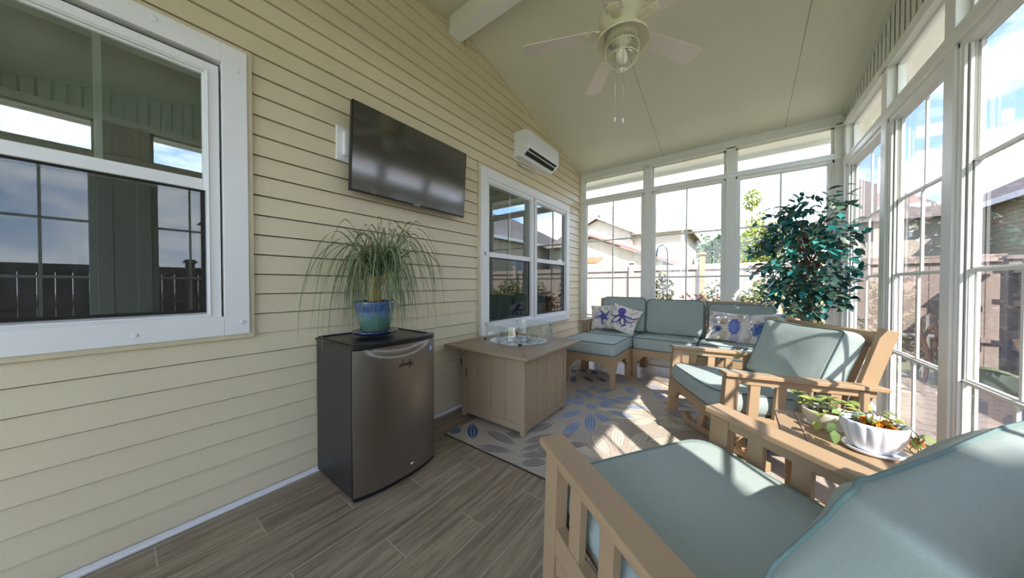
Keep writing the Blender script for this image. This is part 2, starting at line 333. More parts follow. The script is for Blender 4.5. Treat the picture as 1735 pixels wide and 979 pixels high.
for y0, y1 in ((YR+.115, YB), (Y0, YR-.115)):
    for x0, x1 in ((.0, .028),):
        t.add([(x, y, zc(y)+h) for h in (-.028, -.001) for y in (y0, y1) for x in (x0, x1)], [(0, 2, 3, 1), (4, 5, 7, 6), (0, 1, 5, 4), (2, 6, 7, 3), (0, 4, 6, 2), (1, 3, 7, 5)])
t.box(0, .03, YR-.14, YR-.115, 3.53, 3.70); t.box(0, .03, YR+.10, YR+.125, 3.53, 3.66); t.box(0, .03, YR-.14, YR+.125, 3.505, 3.53)
struct(t.build('trim_3', 'sidetrim'), 'beige strip where siding meets ceiling and beam', 'trim')
t = MB(); t.box(.005, XR, YR-.11, YR+.022, 3.545, 3.74); t.box(.005, XR, YR-.118, YR+.03, 3.53, 3.555)
struct(t.build('trim_4', 'offw', bevel=.004), 'white ridge beam', 'trim')
# framed window walls ------------------------------------------------
def wall_frame(name, label, posts, a0, a1, toW, zr, zt, ztop, dep=.10, frieze=None):
    m = MB()
    def bx(u0, u1, z0, z1, d0, d1, mm=0):
        A = toW(u0, d0); B = toW(u1, d1); m.box(min(A[0], B[0]), max(A[0], B[0]), min(A[1], B[1]), max(A[1], B[1]), z0, z1, mm)
    for p in posts: bx(p-.052, p+.052, .0, zt+.02, 0, dep); bx(p-.058, p+.058, .0, .09, -.006, dep)
    bx(a0, a1, 0, .07, .004, dep); bx(a0, a1, zr[0], zr[1], -.004, dep); bx(a0, a1, zr[1]-.02, zr[1], -.012, dep); bx(a0, a1, zt, ztop, .0, dep)
    bx(a0, a1, ztop-.02, ztop+.005, -.01, dep)
    return struct(m.build(name, 'offw', bevel=.004), label, 'wall')
backW = lambda u, d: (u, YB+d)
rightW = lambda u, d: (XR+d, u)
wall_frame('wall_back', 'white framed window wall at the far end', [.02, 1.10, 2.11, 3.10], -.0, XR+.1, backW, (2.60, 2.66), 2.975, ZE+.02)
RP = [4.79, 3.72, 2.80, 1.86, .92, .21, -.05, -.80]
wall_frame('wall_right', 'white framed window wall on the right', RP, Y0, YB, rightW, (2.50, 2.575), 2.91, 2.97)
frontW = lambda u, d: (u, Y0-d)
wall_frame('wall_front', 'unseen white framed wall behind the viewer, windows added for daylight', [.04, 1.10, 2.11, 3.06], 0, XR+.1, frontW, (2.60, 2.66), 2.975, ZE+.02)  # window openings added out of view to bring in more skylight
# beadboard gable above the right windows
g = MB(); step = .085; y = Y0
while y < YB-.001:
    y1 = min(y+step, YB); z0 = 2.95
    for a, b, d in ((y, y1-.016, 0), (y1-.016, y1, .014)):
        g.add([(XR+.012+d, a, z0), (XR+.012+d, b, z0), (XR+.012+d, b, zc(b)+.02), (XR+.012+d, a, zc(a)+.02)], [(0, 3, 2, 1)])
    g.add([(XR+.06, y, z0), (XR+.06, y1, z0), (XR+.06, y1, zc(y1)+.02), (XR+.06, y, zc(y)+.02)], [(0, 1, 2, 3)])
    y = y1
for a, b in ((YR, YB), (Y0, YR)):
    g.add([(XR-.012, a, zc(a)-.03), (XR-.012, b, zc(b)-.03), (XR-.012, b, zc(b)), (XR-.012, a, zc(a)), (XR+.012, a, zc(a)-.03), (XR+.012, b, zc(b)-.03)], [(0, 3, 2, 1), (0, 1, 5, 4)])
struct(g.build('trim_5', 'frieze'), 'grooved board gable over the right-hand windows', 'trim')
# a stack of four vinyl sashes in a window opening
wn = [0]
def opening(u0, u1, ztop, toW, zrails, pane, label):
    wn[0] += 1; n = 'window_%d' % wn[0]
    root = bpy.data.objects.new(n, None); COL.objects.link(root); root['kind'] = 'structure'; root['label'] = label; root['category'] = 'window'
    def mk(): 
        m = MB()
        def bx(a, b, z0, z1, d0, d1):
            A = toW(a, d0); B = toW(b, d1); m.box(min(A[0], B[0]), max(A[0], B[0]), min(A[1], B[1]), max(A[1], B[1]), z0, z1)
        return m, bx
    m, bx = mk(); j = .028
    for k, d in enumerate((.018, .036, .054, .072)):
        w = j+.007*(3-k)*.6+(.012 if k % 2 else 0)
        bx(u0, u0+w, .07, ztop, d, d+.012); bx(u1-w, u1, .07, ztop, d, d+.012)
    bx(u0, u0+.02, .07, ztop, .012, .092); bx(u1-.02, u1, .07, ztop, .012, .092); bx(u0, u1, ztop-.03, ztop, .012, .092); bx(u0, u1, .07, .10, .012, .092)
    m.build('window_frame', 'offw', root, bevel=.002)
    zs = zrails; um = (u0+u1)/2
    for k in range(len(zs)-1):
        d = .030+.012*(k % 4); z0, z1 = zs[k], zs[k+1]
        m, bx = mk()
        bx(u0+.03, u1-.03, z0-.009, z0+.013, d, d+.018); bx(u0+.03, u1-.03, z1-.013, z1+.005, d, d+.018)
        bx(u0+.03, u0+.052, z0, z1, d, d+.018); bx(u1-.052, u1-.03, z0, z1, d, d+.018); bx(um-.010, um+.010, z0, z1, d+.001, d+.014)
        sash = m.build('sash', 'offw', root, bevel=.002)
        A = toW(u0+.05, d+.009); B = toW(u1-.05, d+.009); q = MB()
        q.add([(A[0], A[1], z0+.01), (B[0], B[1], z0+.01), (B[0], B[1], z1-.01), (A[0], A[1], z1-.01)], [(0, 1, 2, 3)]); q.build('pane', pane, sash)
    return root
def transom(u0, u1, z0, z1, toW, label):
    wn[0] += 1; n = 'window_%d' % wn[0]; m = MB()
    def bx(a, b, z0, z1, d0, d1):
        A = toW(a, d0); B = toW(b, d1); m.box(min(A[0], B[0]), max(A[0], B[0]), min(A[1], B[1]), max(A[1], B[1]), z0, z1)
    for a, b, c_, d_ in ((u0, u0+.025, z0, z1), (u1-.025, u1, z0, z1), (u0, u1, z0, z0+.02), (u0, u1, z1-.02, z1)): bx(a, b, c_, d_, .05, .08)
    o = struct(m.build(n, 'offw', bevel=.002), label, 'window')
    A = toW(u0+.02, .065); B = toW(u1-.02, .065); q = MB()
    q.add([(A[0], A[1], z0+.015), (B[0], B[1], z0+.015), (B[0], B[1], z1-.015), (A[0], A[1], z1-.015)], [(0, 1, 2, 3)]); q.build('pane', 'clear', o)
ZB = [.10, .69, 1.315, 1.94, 2.575]; ZRr = [.10, .69, 1.28, 1.855, 2.475]
names = ['nearest the siding', 'in the middle', 'next to the leafy tree']
for i, (a, b) in enumerate(((.072, 1.048), (1.152, 2.058), (2.162, 3.048))):
    opening(a, b, 2.60, backW, ZB, 'vinyl', 'tall four-panel window of the far wall, ' + names[i])
    transom(a, b, 2.66, 2.975, backW, 'low transom window of the far wall, ' + names[i])
    opening(a, b, 2.60, frontW, [.10, 1.315, 2.575], 'vinyl', 'tall window added in the unseen wall behind the viewer')  # unseen windows added to brighten the room from the camera side
    transom(a, b, 2.66, 2.975, frontW, 'transom added in the unseen wall behind the viewer')
m = MB(); m.box(XR+.004, XR+.096, -.06, .22, 0, 2.92); struct(m.build('trim_7', 'offw'), 'solid panel between the right-hand windows, outside the frame', 'trim')
for i in range(len(RP)-1):
    if i == 5: continue
    b, a = RP[i]-.052, RP[i+1]+.052
    nm = ['beside the far corner', 'behind the armchair', 'beside the side table', 'beside the nearest armchair', 'outside the frame', '', 'outside the frame by the near corner'][i]
    opening(a, b, 2.50, rightW, ZRr, 'vinyls', 'tall four-panel window of the right wall ' + nm)
    transom(a, b, 2.575, 2.91, rightW, 'transom of the right wall ' + nm)
# the two house windows in the siding wall ------------------------------
def frame_rect(m, y0, y1, z0, z1, w, x0, x1, mi=0, wb=None):
    wb = w if wb is None else wb
    m.box(x0, x1, y0, y0+w, z0, z1, mi); m.box(x0, x1, y1-w, y1, z0, z1, mi); m.box(x0, x1, y0+w, y1-w, z0, z0+wb, mi); m.box(x0, x1, y0+w, y1-w, z1-w, z1, mi)
def quad(m, x, y0, y1, z0, z1, mi=0): m.add([(x, y0, z0), (x, y1, z0), (x, y1, z1), (x, y0, z1)], [(0, 1, 2, 3)], mi)
def dark_room(m, y0, y1, z0, z1):
    m.box(-1.9, -1.85, y0-.5, y1+.5, 0, 3.2); m.box(-1.9, -.1, y0-.55, y0-.5, 0, 3.2); m.box(-1.9, -.1, y1+.5, y1+.55, 0, 3.2); m.box(-1.9, -.1, y0-.5, y1+.5, -.05, 0); m.box(-1.9, -.1, y0-.5, y1+.5, 3.2, 3.25)
def house_window(y0, y1, z0, z1, units, gl0, gl1, mid, label, buttons=()):
    wn[0] += 1; root = bpy.data.objects.new('window_%d' % wn[0], None); COL.objects.link(root); root['kind'] = 'structure'; root['label'] = label; root['category'] = 'window'
    m = MB(); frame_rect(m, y0-.024, y1+.024, z0-.024, z1+.024, .03, 0, .034); m.build('beige_surround', 'sidetrim', root, bevel=.003)
    m = MB(); frame_rect(m, y0, y1, z0, z1, .10, -.01, .045)
    for by, bz in buttons: m.tube([(.044, by, bz), (.049, by, bz)], .012, 12)
    m.build('casing', 'white', root, bevel=.003)
    for (a, b) in units:
        m = MB(); frame_rect(m, a-.055, b+.055, gl0-.06, gl1+.055, .05, -.08, .030); frame_rect(m, a-.015, b+.015, gl0-.02, gl1+.015, .004, -.06, .036)
        m.build('jamb', 'white', root, bevel=.003)
        m = MB(); frame_rect(m, a-.04, b+.04, mid-.01, gl1+.04, .044, -.03, .014, wb=.055); up = m.build('sash', 'white', root, bevel=.003)
        m = MB(); yc = (a+b)/2; m.box(-.014, -.004, yc-.011, yc+.011, mid, gl1); m.build('muntin', 'frieze', up)
        q = MB(); quad(q, 0.0, a-.002, b+.002, mid+.03, gl1+.002); lab(q.build('pane', 'glassl', up), 'clear upper pane reflecting the sky')
        m = MB(); frame_rect(m, a-.04, b+.04, gl0-.04, mid+.02, .044, -.055, -.018, wb=.05); lo = m.build('sash', 'white', root, bevel=.003)
        q = MB(); quad(q, -.03, a, b, gl0, mid); q.build('pane', 'glassl', lo)
        m = MB(); frame_rect(m, a-.002, b+.002, gl0-.003, mid-.005, .014, -.012, -.002); sc = lab(m.build('screen_frame', 'near_black', root, bevel=.001), 'dark insect screen frame')
        q = MB(); quad(q, -.006, a, b, gl0, mid-.01); q.build('screen', 'scr', sc)
    m = MB(); dark_room(m, y0, y1, z0, z1); m.build('room_behind_glass', 'inner', root)
    return root
hw = house_window(-.86+.04, .443, .935, 2.447, [(-.347, .279)], 1.062, 2.269, 1.69, 'large white double-hung house window at the left edge',
    [(-.25, 2.41), (.12, 2.41), (.40, 2.33), (.05, .975), (.41, 1.0)])
m = MB(); m.box(-.16, -.15, -.6, .40, 1.95, 2.4); m.build('roller_shade', 'shade', hw)
house_window(2.30, 4.37, .655, 2.45, [(2.45, 3.278), (3.423, 4.275)], .80, 2.30, 1.515, 'white double house window behind the fire table')
# ------------------------------------------------------------------ outdoors (setting)
g = MB(); g.add([(-60, -40, -.16), (70, -40, -.16), (70, 90, -.16), (-60, 90, -.16)], [(0, 1, 2, 3)]); struct(g.build('ground', 'lawn'), 'green lawn round the porch', 'lawn')
g = MB(); g.box(XR+.13, 4.62, -6, 12, -.16, -.125); struct(g.build('patio', 'paver'), 'paved strip along the right side of the porch', 'patio')
g = MB(); g.box(-.3, XR+.13, YB+.13, 5.7, -.16, -.13); struct(g.build('path', 'paver'), 'paved strip outside the far wall', 'path')
# ------------------------------------------------------------------ cushions
def rrect(t, hx, hy, r, n=4.0):
    """superellipse-like rounded rectangle outline, t in 0..1"""
    a = 2*pi*t; c, s_ = cos(a), sin(a); e_ = 2/n
    return hx*abs(c)**e_*(1 if c >= 0 else -1), hy*abs(s_)**e_*(1 if s_ >= 0 else -1)
def cushion(name, w, d, h, parent, mats=('cush', 'pipe'), crown=.018, bulge=.012, corner=7, sag=0, seed=0, pipe=.005, puff=0, wr=.004, loc=(0, 0, 0), rot=None):
    """box cushion lying in the xy plane (w along x, d along y, h along z) with welted seams; returns the mesh object"""
    m = MB(); K = 72; RG = 14; pn = Vector((seed*7.3, seed*3.1, seed))
    def outline(t, k=1.0):
        x, y = rrect(t, w/2, d/2, 0, corner)
        sx, sy = x/(w/2), y/(d/2)
        q = 1-sag*(1-abs(sx))*(abs(sy) > .5)*abs(sy)**6 if 0 else 1
        yy = y*(1-sag*(1-sx*sx)*abs(sy)**4); xx = x*(1-sag*.6*(1-sy*sy)*abs(sx)**4)
        return xx*k, yy*k
    def top(t, k, sgn):
        x, y = outline(t, k); c = (1-k**2.6)
        z = sgn*(h/2+crown*c+puff*(1-k*k))
        ang = noise.noise(Vector((x*7, y*7, sgn*2))+pn)*wr + noise.noise(Vector((x*22, y*9, sgn*2))+pn)*wr*.5*(k**2)
        return (x, y, z+ang*sgn)
    ks = [0.0]+[(i/RG)**.8 for i in range(1, RG+1)]
    vs = []; fs = []
    for sgn in (1, -1):
        o = len(vs); vs.append(top(0, 0, sgn))
        for k in ks[1:]:
            for j in range(K): vs.append(top(j/K, k, sgn))
        for j in range(K):
            a, b = o+1+j, o+1+(j+1) % K; fs.append((o, a, b) if sgn > 0 else (o, b, a))
        for i in range(RG-1):
            for j in range(K):
                a, b = o+1+i*K+j, o+1+i*K+(j+1) % K; q = (a, a+K, b+K, b); fs.append(q if sgn > 0 else q[::-1])
    nT = 1+(RG-1)*K; oB = 1+RG*K; S = 6; prev = [nT+j for j in range(K)]
    for i in range(1, S+1):
        cur = []
        for j in range(K):
            if i == S: cur.append(oB+nT+j); continue
            tt = i/S; x, y = outline(j/K, 1+bulge/(min(w, d)/2)*sin(pi*tt)*1.0)
            zz = vs[nT+j][2]*(1-tt)+vs[oB+nT+j][2]*tt
            n_ = noise.noise(Vector((x*9, y*9, zz*6))+pn)*wr*.8; cur.append(len(vs)); vs.append((x*(1+n_), y*(1+n_), zz))
        for j in range(K): fs.append((prev[j], cur[j], cur[(j+1) % K], prev[(j+1) % K]))
        prev = cur
    m.add(vs, fs, 0, True); o = m.build(name, mats[0], parent)
    if pipe:
        p = MB()
        for base in (nT, oB+nT): p.tube([vs[base+j] for j in range(K)], pipe, 6, closed=True)
        pp = p.build('piping', mats[1], o)
    o.location = loc
    if rot is not None: o.rotation_euler = rot
    return o
# ------------------------------------------------------------------ armchair (local +x forward, +y sitter's left)
def local_rot(root_tilt, rz): return (Matrix.Rotation(root_tilt, 4, 'Y') @ Matrix.Rotation(rz, 4, 'Z'))
def armchair(name, label, loc, th, tilt, base_rot, seed, sag, pipe='pipe', wr=.010):
    r = thing(name, label, 'armchair', (loc[0], loc[1], .009), (0, -tilt, th), None)
    for s_ in (-1, 1):
        y = s_*.415
        a = MB(); a.box(-.885, .012, y-.046, y+.046, .616, .641); lab_ = a.build('armrest', 'hd', r, bevel=.004)
        a = MB(); a.box(-.84, -.01, y-.018, y+.018, .570, .612); a.build('arm_rail', 'hd', r, bevel=.003)
        a = MB(); a.box(-.080, 0, y-.024, y+.024, .035, .606)
        a.prism([(-.085, .262), (-.085, .19), (-.165, .262)], y-.018, y+.018, 'y'); a.build('leg', 'hd', r, bevel=.003)
        a = MB(); a.box(-.800, -.745, y-.024, y+.024, .12, .606); a.build('leg', 'hd', r, bevel=.003)
        for fx in (-.21, -.36, -.507, -.66):
            a = MB(); a.box(fx, fx+.058, y-.013, y+.013, .35, .575); a.build('slat', 'hd', r, bevel=.002)
        a = MB(); a.box(-.76, -.02, y-.022, y+.018, .265, .36); a.build('side_rail', 'hd', r, bevel=.003)
        a = MB(); ys = s_*.368
        a.prism([(-.655, .10), (-.745, .10), (-.974, .974), (-.885, .990)], ys-.017, ys+.017, 'y'); a.build('back_post', 'hd', r, bevel=.003)
    a = MB(); a.box(-.045, -.010, -.395, .395, .265, .36)
    for s_ in (-1, 1): a.prism([(s_*.395, .27), (s_*.395, .15), (s_*.27, .27)], -.042, -.014, 'x')
    a.build('front_apron', 'hd', r, bevel=.003)
    a = MB()
    for k in range(7): a.box(-.70, -.05, -.37+k*.11, -.37+k*.11+.08, .335, .355)
    a.box(-.70, -.66, -.39, .39, .25, .335); a.build('seat_slats', 'hd', r, bevel=.002)
    a = MB(); a.bar((-.905, -.352, .915), (-.905, .352, .915), .024, .10, up=(.21, 0, 1)); a.build('back_rail', 'hd', r, bevel=.003); a = MB(); a.bar((-.765, -.352, .42), (-.765, .352, .42), .024, .07, up=(.21, 0, 1)); a.build('back_rail', 'hd', r, bevel=.003)
    for k in range(5): a = MB(); y = -.27+k*.135; a.bar((-.775, y, .44), (-.895, y, .88), .06, .018, up=(0, 1, 0)); a.build('back_slat', 'hd', r, bevel=.002)
    # rocker base, swivelled
    a = MB()
    for s_ in (-1, 1):
        a.bar((-.36, s_*.21, .03), (.30, s_*.21, .03), .045, .05); a.bar((.29, s_*.21, .028), (.36, s_*.21, .075), .045, .05)
        a.bar((-.18, s_*.21, .05), (-.12, s_*.21, .23), .045, .05); a.bar((.18, s_*.21, .05), (.12, s_*.21, .23), .045, .05)
    a.bar((0, -.30, .225), (0, .30, .225), .30, .03); a.bar((-.02, -.21, .08), (-.02, .21, .08), .04, .04)
    b = a.build('rocker_base', 'hd', r, bevel=.004); Mx = Matrix.Translation((-.40, 0, 0)) @ Matrix.Rotation(tilt, 4, 'Y') @ Matrix.Rotation(base_rot-th, 4, 'Z')
    b.matrix_local = Matrix.Translation((0, 0, .40*sin(tilt))) @ Mx
    b.matrix_parent_inverse = Matrix.Identity(4)
    c = cushion('seat_cushion', .71, .735, .125, r, mats=('cush', pipe), pipe=.004, crown=.022, bulge=.016, corner=9, seed=seed, loc=(-.335, 0, .425))
    # back cushion: build flat then stand it up; x' = height
    c = cushion('back_cushion', .70, .475, .135, r, crown=.030, bulge=.016, corner=15, sag=sag, seed=seed+5, puff=.012, wr=wr, mats=('cush', pipe), pipe=.004, loc=(-.708, 0, .735))
    ang = atan2(.141, .448)
    X = Vector((0, 1, 0)); Y = Vector((-sin(ang), 0, cos(ang))); Z = X.cross(Y)
    c.matrix_local = Matrix.Translation((-.708, 0, .712)) @ Matrix((X, Y, Z)).transposed().to_4x4()
    return r
armchair('armchair', 'nearest tan armchair with sage cushions, seen over its back cushion in the foreground', (1.839, 1.316), 2.56, .059, R(150), 1, .20, 'pipel', .022)
armchair('armchair', 'tan slatted rocking armchair with sage cushions between the side table and the sofa', (1.877, 2.688), 3.65, .073, R(137), 2, .07)
# ------------------------------------------------------------------ sectional sofa
so = thing('sofa', 'long tan sectional sofa with sage cushions along the far windows', 'sofa', (1.48, 4.38, 0))
def LP(m, name, mt, par, bevel=.003, off=(1.48, 4.38, 0)):
    m.v = [(x-off[0], y-off[1], z-off[2]) for x, y, z in m.v]; return m.build(name, mt, par, bevel=bevel)
units = [(.44, 1.095), (1.10, 1.82), (1.825, 2.545)]
for i, (a, b) in enumerate(units):
    m = MB(); m.box(a, b, 4.03, 4.055, .285, .372)
    for q, s_ in ((a+.05, 1), (b-.05, -1)): m.prism([(q, .29), (q+s_*.10, .29), (q, .19)], 4.032, 4.052, 'y')
    LP(m, 'front_apron', 'hd', so)
    m = MB(); m.box(a, b, 4.055, 4.70, .345, .365); m.box(a, a+.03, 4.055, 4.68, .285, .345); m.box(b-.03, b, 4.055, 4.68, .285, .345); LP(m, 'seat_deck', 'hd', so)
    for x in (a+.003, b-.053):
        m = MB(); m.box(x, x+.05, 4.035, 4.085, 0, .345); LP(m, 'leg', 'hd', so)
        m = MB(); m.box(x, x+.05, 4.66, 4.71, 0, .36); LP(m, 'leg', 'hd', so)
    m = MB()
    for x in (a, b-.04): m.prism([(4.60, .36), (4.65, .36), (4.76, .99), (4.71, .99)], x, x+.04, 'x')
    m.bar((a+.04, 4.725, .94), (b-.04, 4.725, .94), .025, .09)
    for k in range(4): x = a+.10+k*(b-a-.2)/3; m.bar((x, 4.635, .40), (x, 4.718, .91), .018, .06, up=(1, 0, 0))
    LP(m, 'back_frame', 'hd', so)
    cushion('seat_cushion', b-a-.006, .66, .145, so, crown=.014, bulge=.008, corner=14, seed=11+i, loc=((a+b)/2-1.48, 4.36-4.38, .448))
bc = [(.535, 1.165, 1.02), (1.165, 1.865, 1.0), (1.89, 2.545, .965)]
for i, (a, b, zt) in enumerate(bc):
    c = cushion('back_cushion', b-a-.01, zt-.525, .13, so, crown=.022, bulge=.014, corner=8, sag=.03, seed=21+i, puff=.01, wr=.007)
    X = Vector((-1, 0, 0)); Y = Vector((0, .17, .985)); Z = X.cross(Y)
    c.matrix_local = Matrix.Translation(((a+b)/2-1.48, 4.54-4.38, (zt+.515)/2)) @ Matrix((X, Y, Z)).transposed().to_4x4()
m = MB(); m.box(.335, .435, 4.08, 4.74, .662, .69); LP(m, 'armrest', 'hd', so)
for y in (4.12, 4.62):
    m = MB(); m.box(.355, .415, y, y+.07, 0, .662); LP(m, 'arm_post', 'hd', so)
for y in (4.24, 4.36, 4.48):
    m = MB(); m.box(.372, .398, y, y+.06, .33, .662); LP(m, 'slat', 'hd', so)
m = MB(); m.box(.37, .41, 4.15, 4.66, .28, .36); LP(m, 'side_rail', 'hd', so)
# ottoman
ot = thing('ottoman', 'square tan ottoman with a sage cushion in front of the sofa', 'ottoman', (.77, 3.67, .0075))
OF = (.77, 3.67, 0)
for x in (.455, 1.035):
    for y in (3.365, 3.925): m = MB(); m.box(x, x+.052, y, y+.052, 0, .375); LP(m, 'leg', 'hd', ot, off=OF)
for y, y1 in ((3.368, 3.392), (3.952, 3.976)):
    m = MB(); m.box(.507, 1.035, y, y1, .285, .375)
    for q, s_ in ((.507, 1), (1.035, -1)): m.prism([(q, .287), (q+s_*.12, .287), (q, .155)], y+.002, y1-.002, 'y')
    LP(m, 'apron', 'hd', ot, off=OF)
for x, x1 in ((.458, .482), (1.060, 1.084)):
    m = MB(); m.box(x, x1, 3.417, 3.925, .285, .375)
    for q, s_ in ((3.417, 1), (3.925, -1)): m.prism([(q, .287), (q+s_*.12, .287), (q, .155)], x+.002, x1-.002, 'x')
    LP(m, 'apron', 'hd', ot, off=OF)
m = MB(); m.box(.46, 1.08, 3.37, 3.97, .36, .375); LP(m, 'deck', 'hd', ot, off=OF)
cushion('seat_cushion', .63, .62, .140, ot, crown=.012, bulge=.008, corner=16, seed=31, loc=(.0, .0, .449))
# ------------------------------------------------------------------ rug
rg = MB(); rg.box(.313, 2.75, 1.576, 4.03, .0, .006, 0)
LEAVES = [('d', .36, 1.60, .34, 1.72, .05), ('d', .36, 1.84, .56, 1.65, .055), ('d', .28+.06, 3.88, .42, 3.75, .05), ('d', .4, 3.94, .56, 3.83, .05), ('d', .68, 3.8, .6, 4.0, .05), ('d', .48, 3.61, .6, 3.34, .05), ('d', .59, 3.67, .79, 3.5, .05), ('d', .73, 3.72, .92, 3.62, .05), ('g', .9, 1.78, .53, 1.82, .055), ('g', .93, 1.7, .64, 1.60, .055), ('g', .86, 1.89, .69, 1.9, .055), ('g', .84, 1.97, .92, 2.27, .055), ('g', .89, 1.81, 1.03, 2.11, .055), ('g', .93, 1.73, 1.1, 2.0, .055), ('g', .97, 1.67, 1.15, 1.87, .055), ('g', 1.02, 1.6, 1.17, 1.75, .055), ('c', 1.45, 1.97, 1.16, 2.08, .06), ('c', 1.48, 2.05, 1.27, 2.29, .06), ('c', 1.5, 2.15, 1.39, 2.53, .06), ('c', 1.55, 2.25, 1.61, 2.59, .06), ('c', 1.58, 2.22, 1.8, 2.63, .06), ('c', 1.51, 2.0, 1.82, 2.39, .06), ('c', 1.49, 2.64, 1.59, 2.89, .06), ('c', 1.67, 2.68, 1.74, 2.95, .06), ('c', 1.54, 2.96, 1.06, 2.76, .06), ('c', 1.54, 2.89, 1.27, 2.67, .06), ('c', 1.56, 3.03, 1.19, 2.98, .06), ('b', 1.09, 2.44, 1.09, 2.12, .06), ('b', 1.09, 2.67, 1.24, 2.29, .06), ('b', 1.12, 2.69, 1.34, 2.53, .06), ('b', 1.02, 2.68, .92, 2.39, .06), ('b', .95, 2.86, .7, 2.77, .06), ('b', .97, 3.01, .74, 3.21, .06), ('b', .96, 3.14, 1.04, 3.43, .06), ('b', 1.06, 3.01, 1.3, 3.12, .06), ('b', .97, 3.79, 1.14, 3.69, .06), ('b', 1.16, 3.52, 1.31, 3.4, .06), ('b', 1.44, 3.65, 1.58, 3.43, .06), ('b', 1.16, 3.98, 1.32, 3.91, .06), ('b', .69, 3.17, .89, 3.09, .06)]
def fan_leaves(cx, cy, c, n, r, a0, a1):
    for k in range(n):
        a = a0+(a1-a0)*k/(n-1); LEAVES.append((c, cx+.07*cos(a), cy+.07*sin(a), cx+r*cos(a), cy+r*sin(a), .06))
fan_leaves(2.05, 2.35, 'c', 9, .42, R(-60), R(200)); fan_leaves(1.95, 3.35, 'g', 8, .40, R(0), R(320)); fan_leaves(2.4, 3.0, 'b', 8, .33, R(-60), R(250))
fan_leaves(1.6, 3.75, 'c', 6, .25, R(-80), R(120)); fan_leaves(2.35, 1.9, 'c', 8, .30, R(-20), R(300)); fan_leaves(1.55, 1.68, 'g', 5, .3, R(20), R(170)); fan_leaves(.6, 2.7, 'b', 7, .3, R(0), R(300)); fan_leaves(1.0, 2.93, 'b', 7, .22, R(15), R(345))
LEAVES += [('g', 1.0, 1.80, 1.32, 1.92, .06), ('g', 1.02, 1.86, 1.3, 2.12, .06), ('g', .97, 1.95, 1.16, 2.2, .05), ('c', 1.44, 1.9, 1.28, 1.72, .06), ('c', 1.55, 2.05, 1.95, 2.12, .07), ('c', 1.58, 2.12, 1.95, 2.3, .07), ('c', 1.62, 2.76, 1.98, 2.9, .06), ('c', 1.6, 2.86, 1.85, 3.12, .06), ('c', 1.4, 2.62, 1.25, 2.48, .05),
 ('b', 1.2, 2.8, 1.46, 2.78, .055), ('b', 1.15, 3.12, 1.36, 3.28, .055), ('b', .86, 3.2, .84, 3.42, .055), ('b', 1.35, 3.82, 1.5, 3.72, .05), ('b', 1.3, 3.6, 1.12, 3.5, .05), ('g', 1.6, 3.2, 1.85, 3.0, .05), ('g', 1.56, 3.3, 1.82, 3.5, .05), ('c', 1.45, 3.3, 1.3, 3.12, .05), ('b', .86, 2.6, .72, 2.44, .05), ('b', 1.3, 2.95, 1.5, 3.12, .05)]
def lens(m, x0, y0, x1, y1, w, z, mi, k0=0, k1=1, n=9):
    d = Vector((x1-x0, y1-y0)); ln = d.length; d /= ln; p = Vector((-d.y, d.x)); A = []; B = []
    for i in range(n+1):
        t = k0+(k1-k0)*i/n; hw = w*.62*sin(pi*min(max(t, 0), 1))**.75*(1+.25*(t-.5)); c_ = Vector((x0, y0))+d*ln*t; A.append(c_+p*hw); B.append(c_-p*hw)
    o = [(v.x, v.y, z) for v in A+B]; fs = [(i, i+n+1, i+n+2, i+1) for i in range(n)]; m.add(o, fs, mi)
cm = {'d': 1, 'b': 2, 'g': 3, 'c': 4}
for i, (c, x0, y0, x1, y1, w) in enumerate(LEAVES):
    z = .0064+i*.00001; w = w*1.05; ol = 6 if c == 'c' else 5
    if not (.33 < min(x0, x1) and max(x0, x1) < 2.72 and 1.59 < min(y0, y1) and max(y0, y1) < 4.01): continue
    w *= 1.25; lens(rg, x0, y0, x1, y1, w, z, cm[c]); d = Vector((x1-x0, y1-y0)); ln = d.length; d /= ln; p = Vector((-d.y, d.x))
    for off in (-.5, .0, .5) if c != 'd' else (-.33, .33):
        n = 10; A = []
        for j in range(n+1):
            t = .06+.88*j/n; hw = w*.62*sin(pi*t)**.75*off; q = Vector((x0, y0))+d*ln*t+p*hw; A += [q+p*.0019, q-p*.0019]
        rg.add([(v.x, v.y, z+.00004) for v in A], [(2*j, 2*j+1, 2*j+3, 2*j+2) for j in range(n)], ol)
    n = 14; A = []
    for sg in (1, -1):
        A = []
        for j in range(n+1):
            t = j/n; hw = w*.62*sin(pi*t)**.75*(1+.25*(t-.5))*sg; q = Vector((x0, y0))+d*ln*t+p*hw; A += [q+p*.0014, q-p*.0014]
        rg.add([(v.x, v.y, z+.00004) for v in A], [(2*j, 2*j+1, 2*j+3, 2*j+2) for j in range(n)], ol)
for x0, x1, y0, y1 in ((.313, .322, 1.576, 4.03), (2.741, 2.75, 1.576, 4.03), (.313, 2.75, 1.576, 1.584), (.313, 2.75, 4.022, 4.03)): rg.box(x0, x1, y0, y1, 0, .0068, 6)
tag(rg.build('rug', ['rug', 'rug_d', 'rug_b', 'rug_g', 'rug_c', 'rug_l', 'rug_o']), 'beige area rug with blue, grey and cream leaves under the furniture', 'rug')
M['screen'].node_tree.nodes['Principled BSDF'].inputs['IOR'].default_value = 1.95
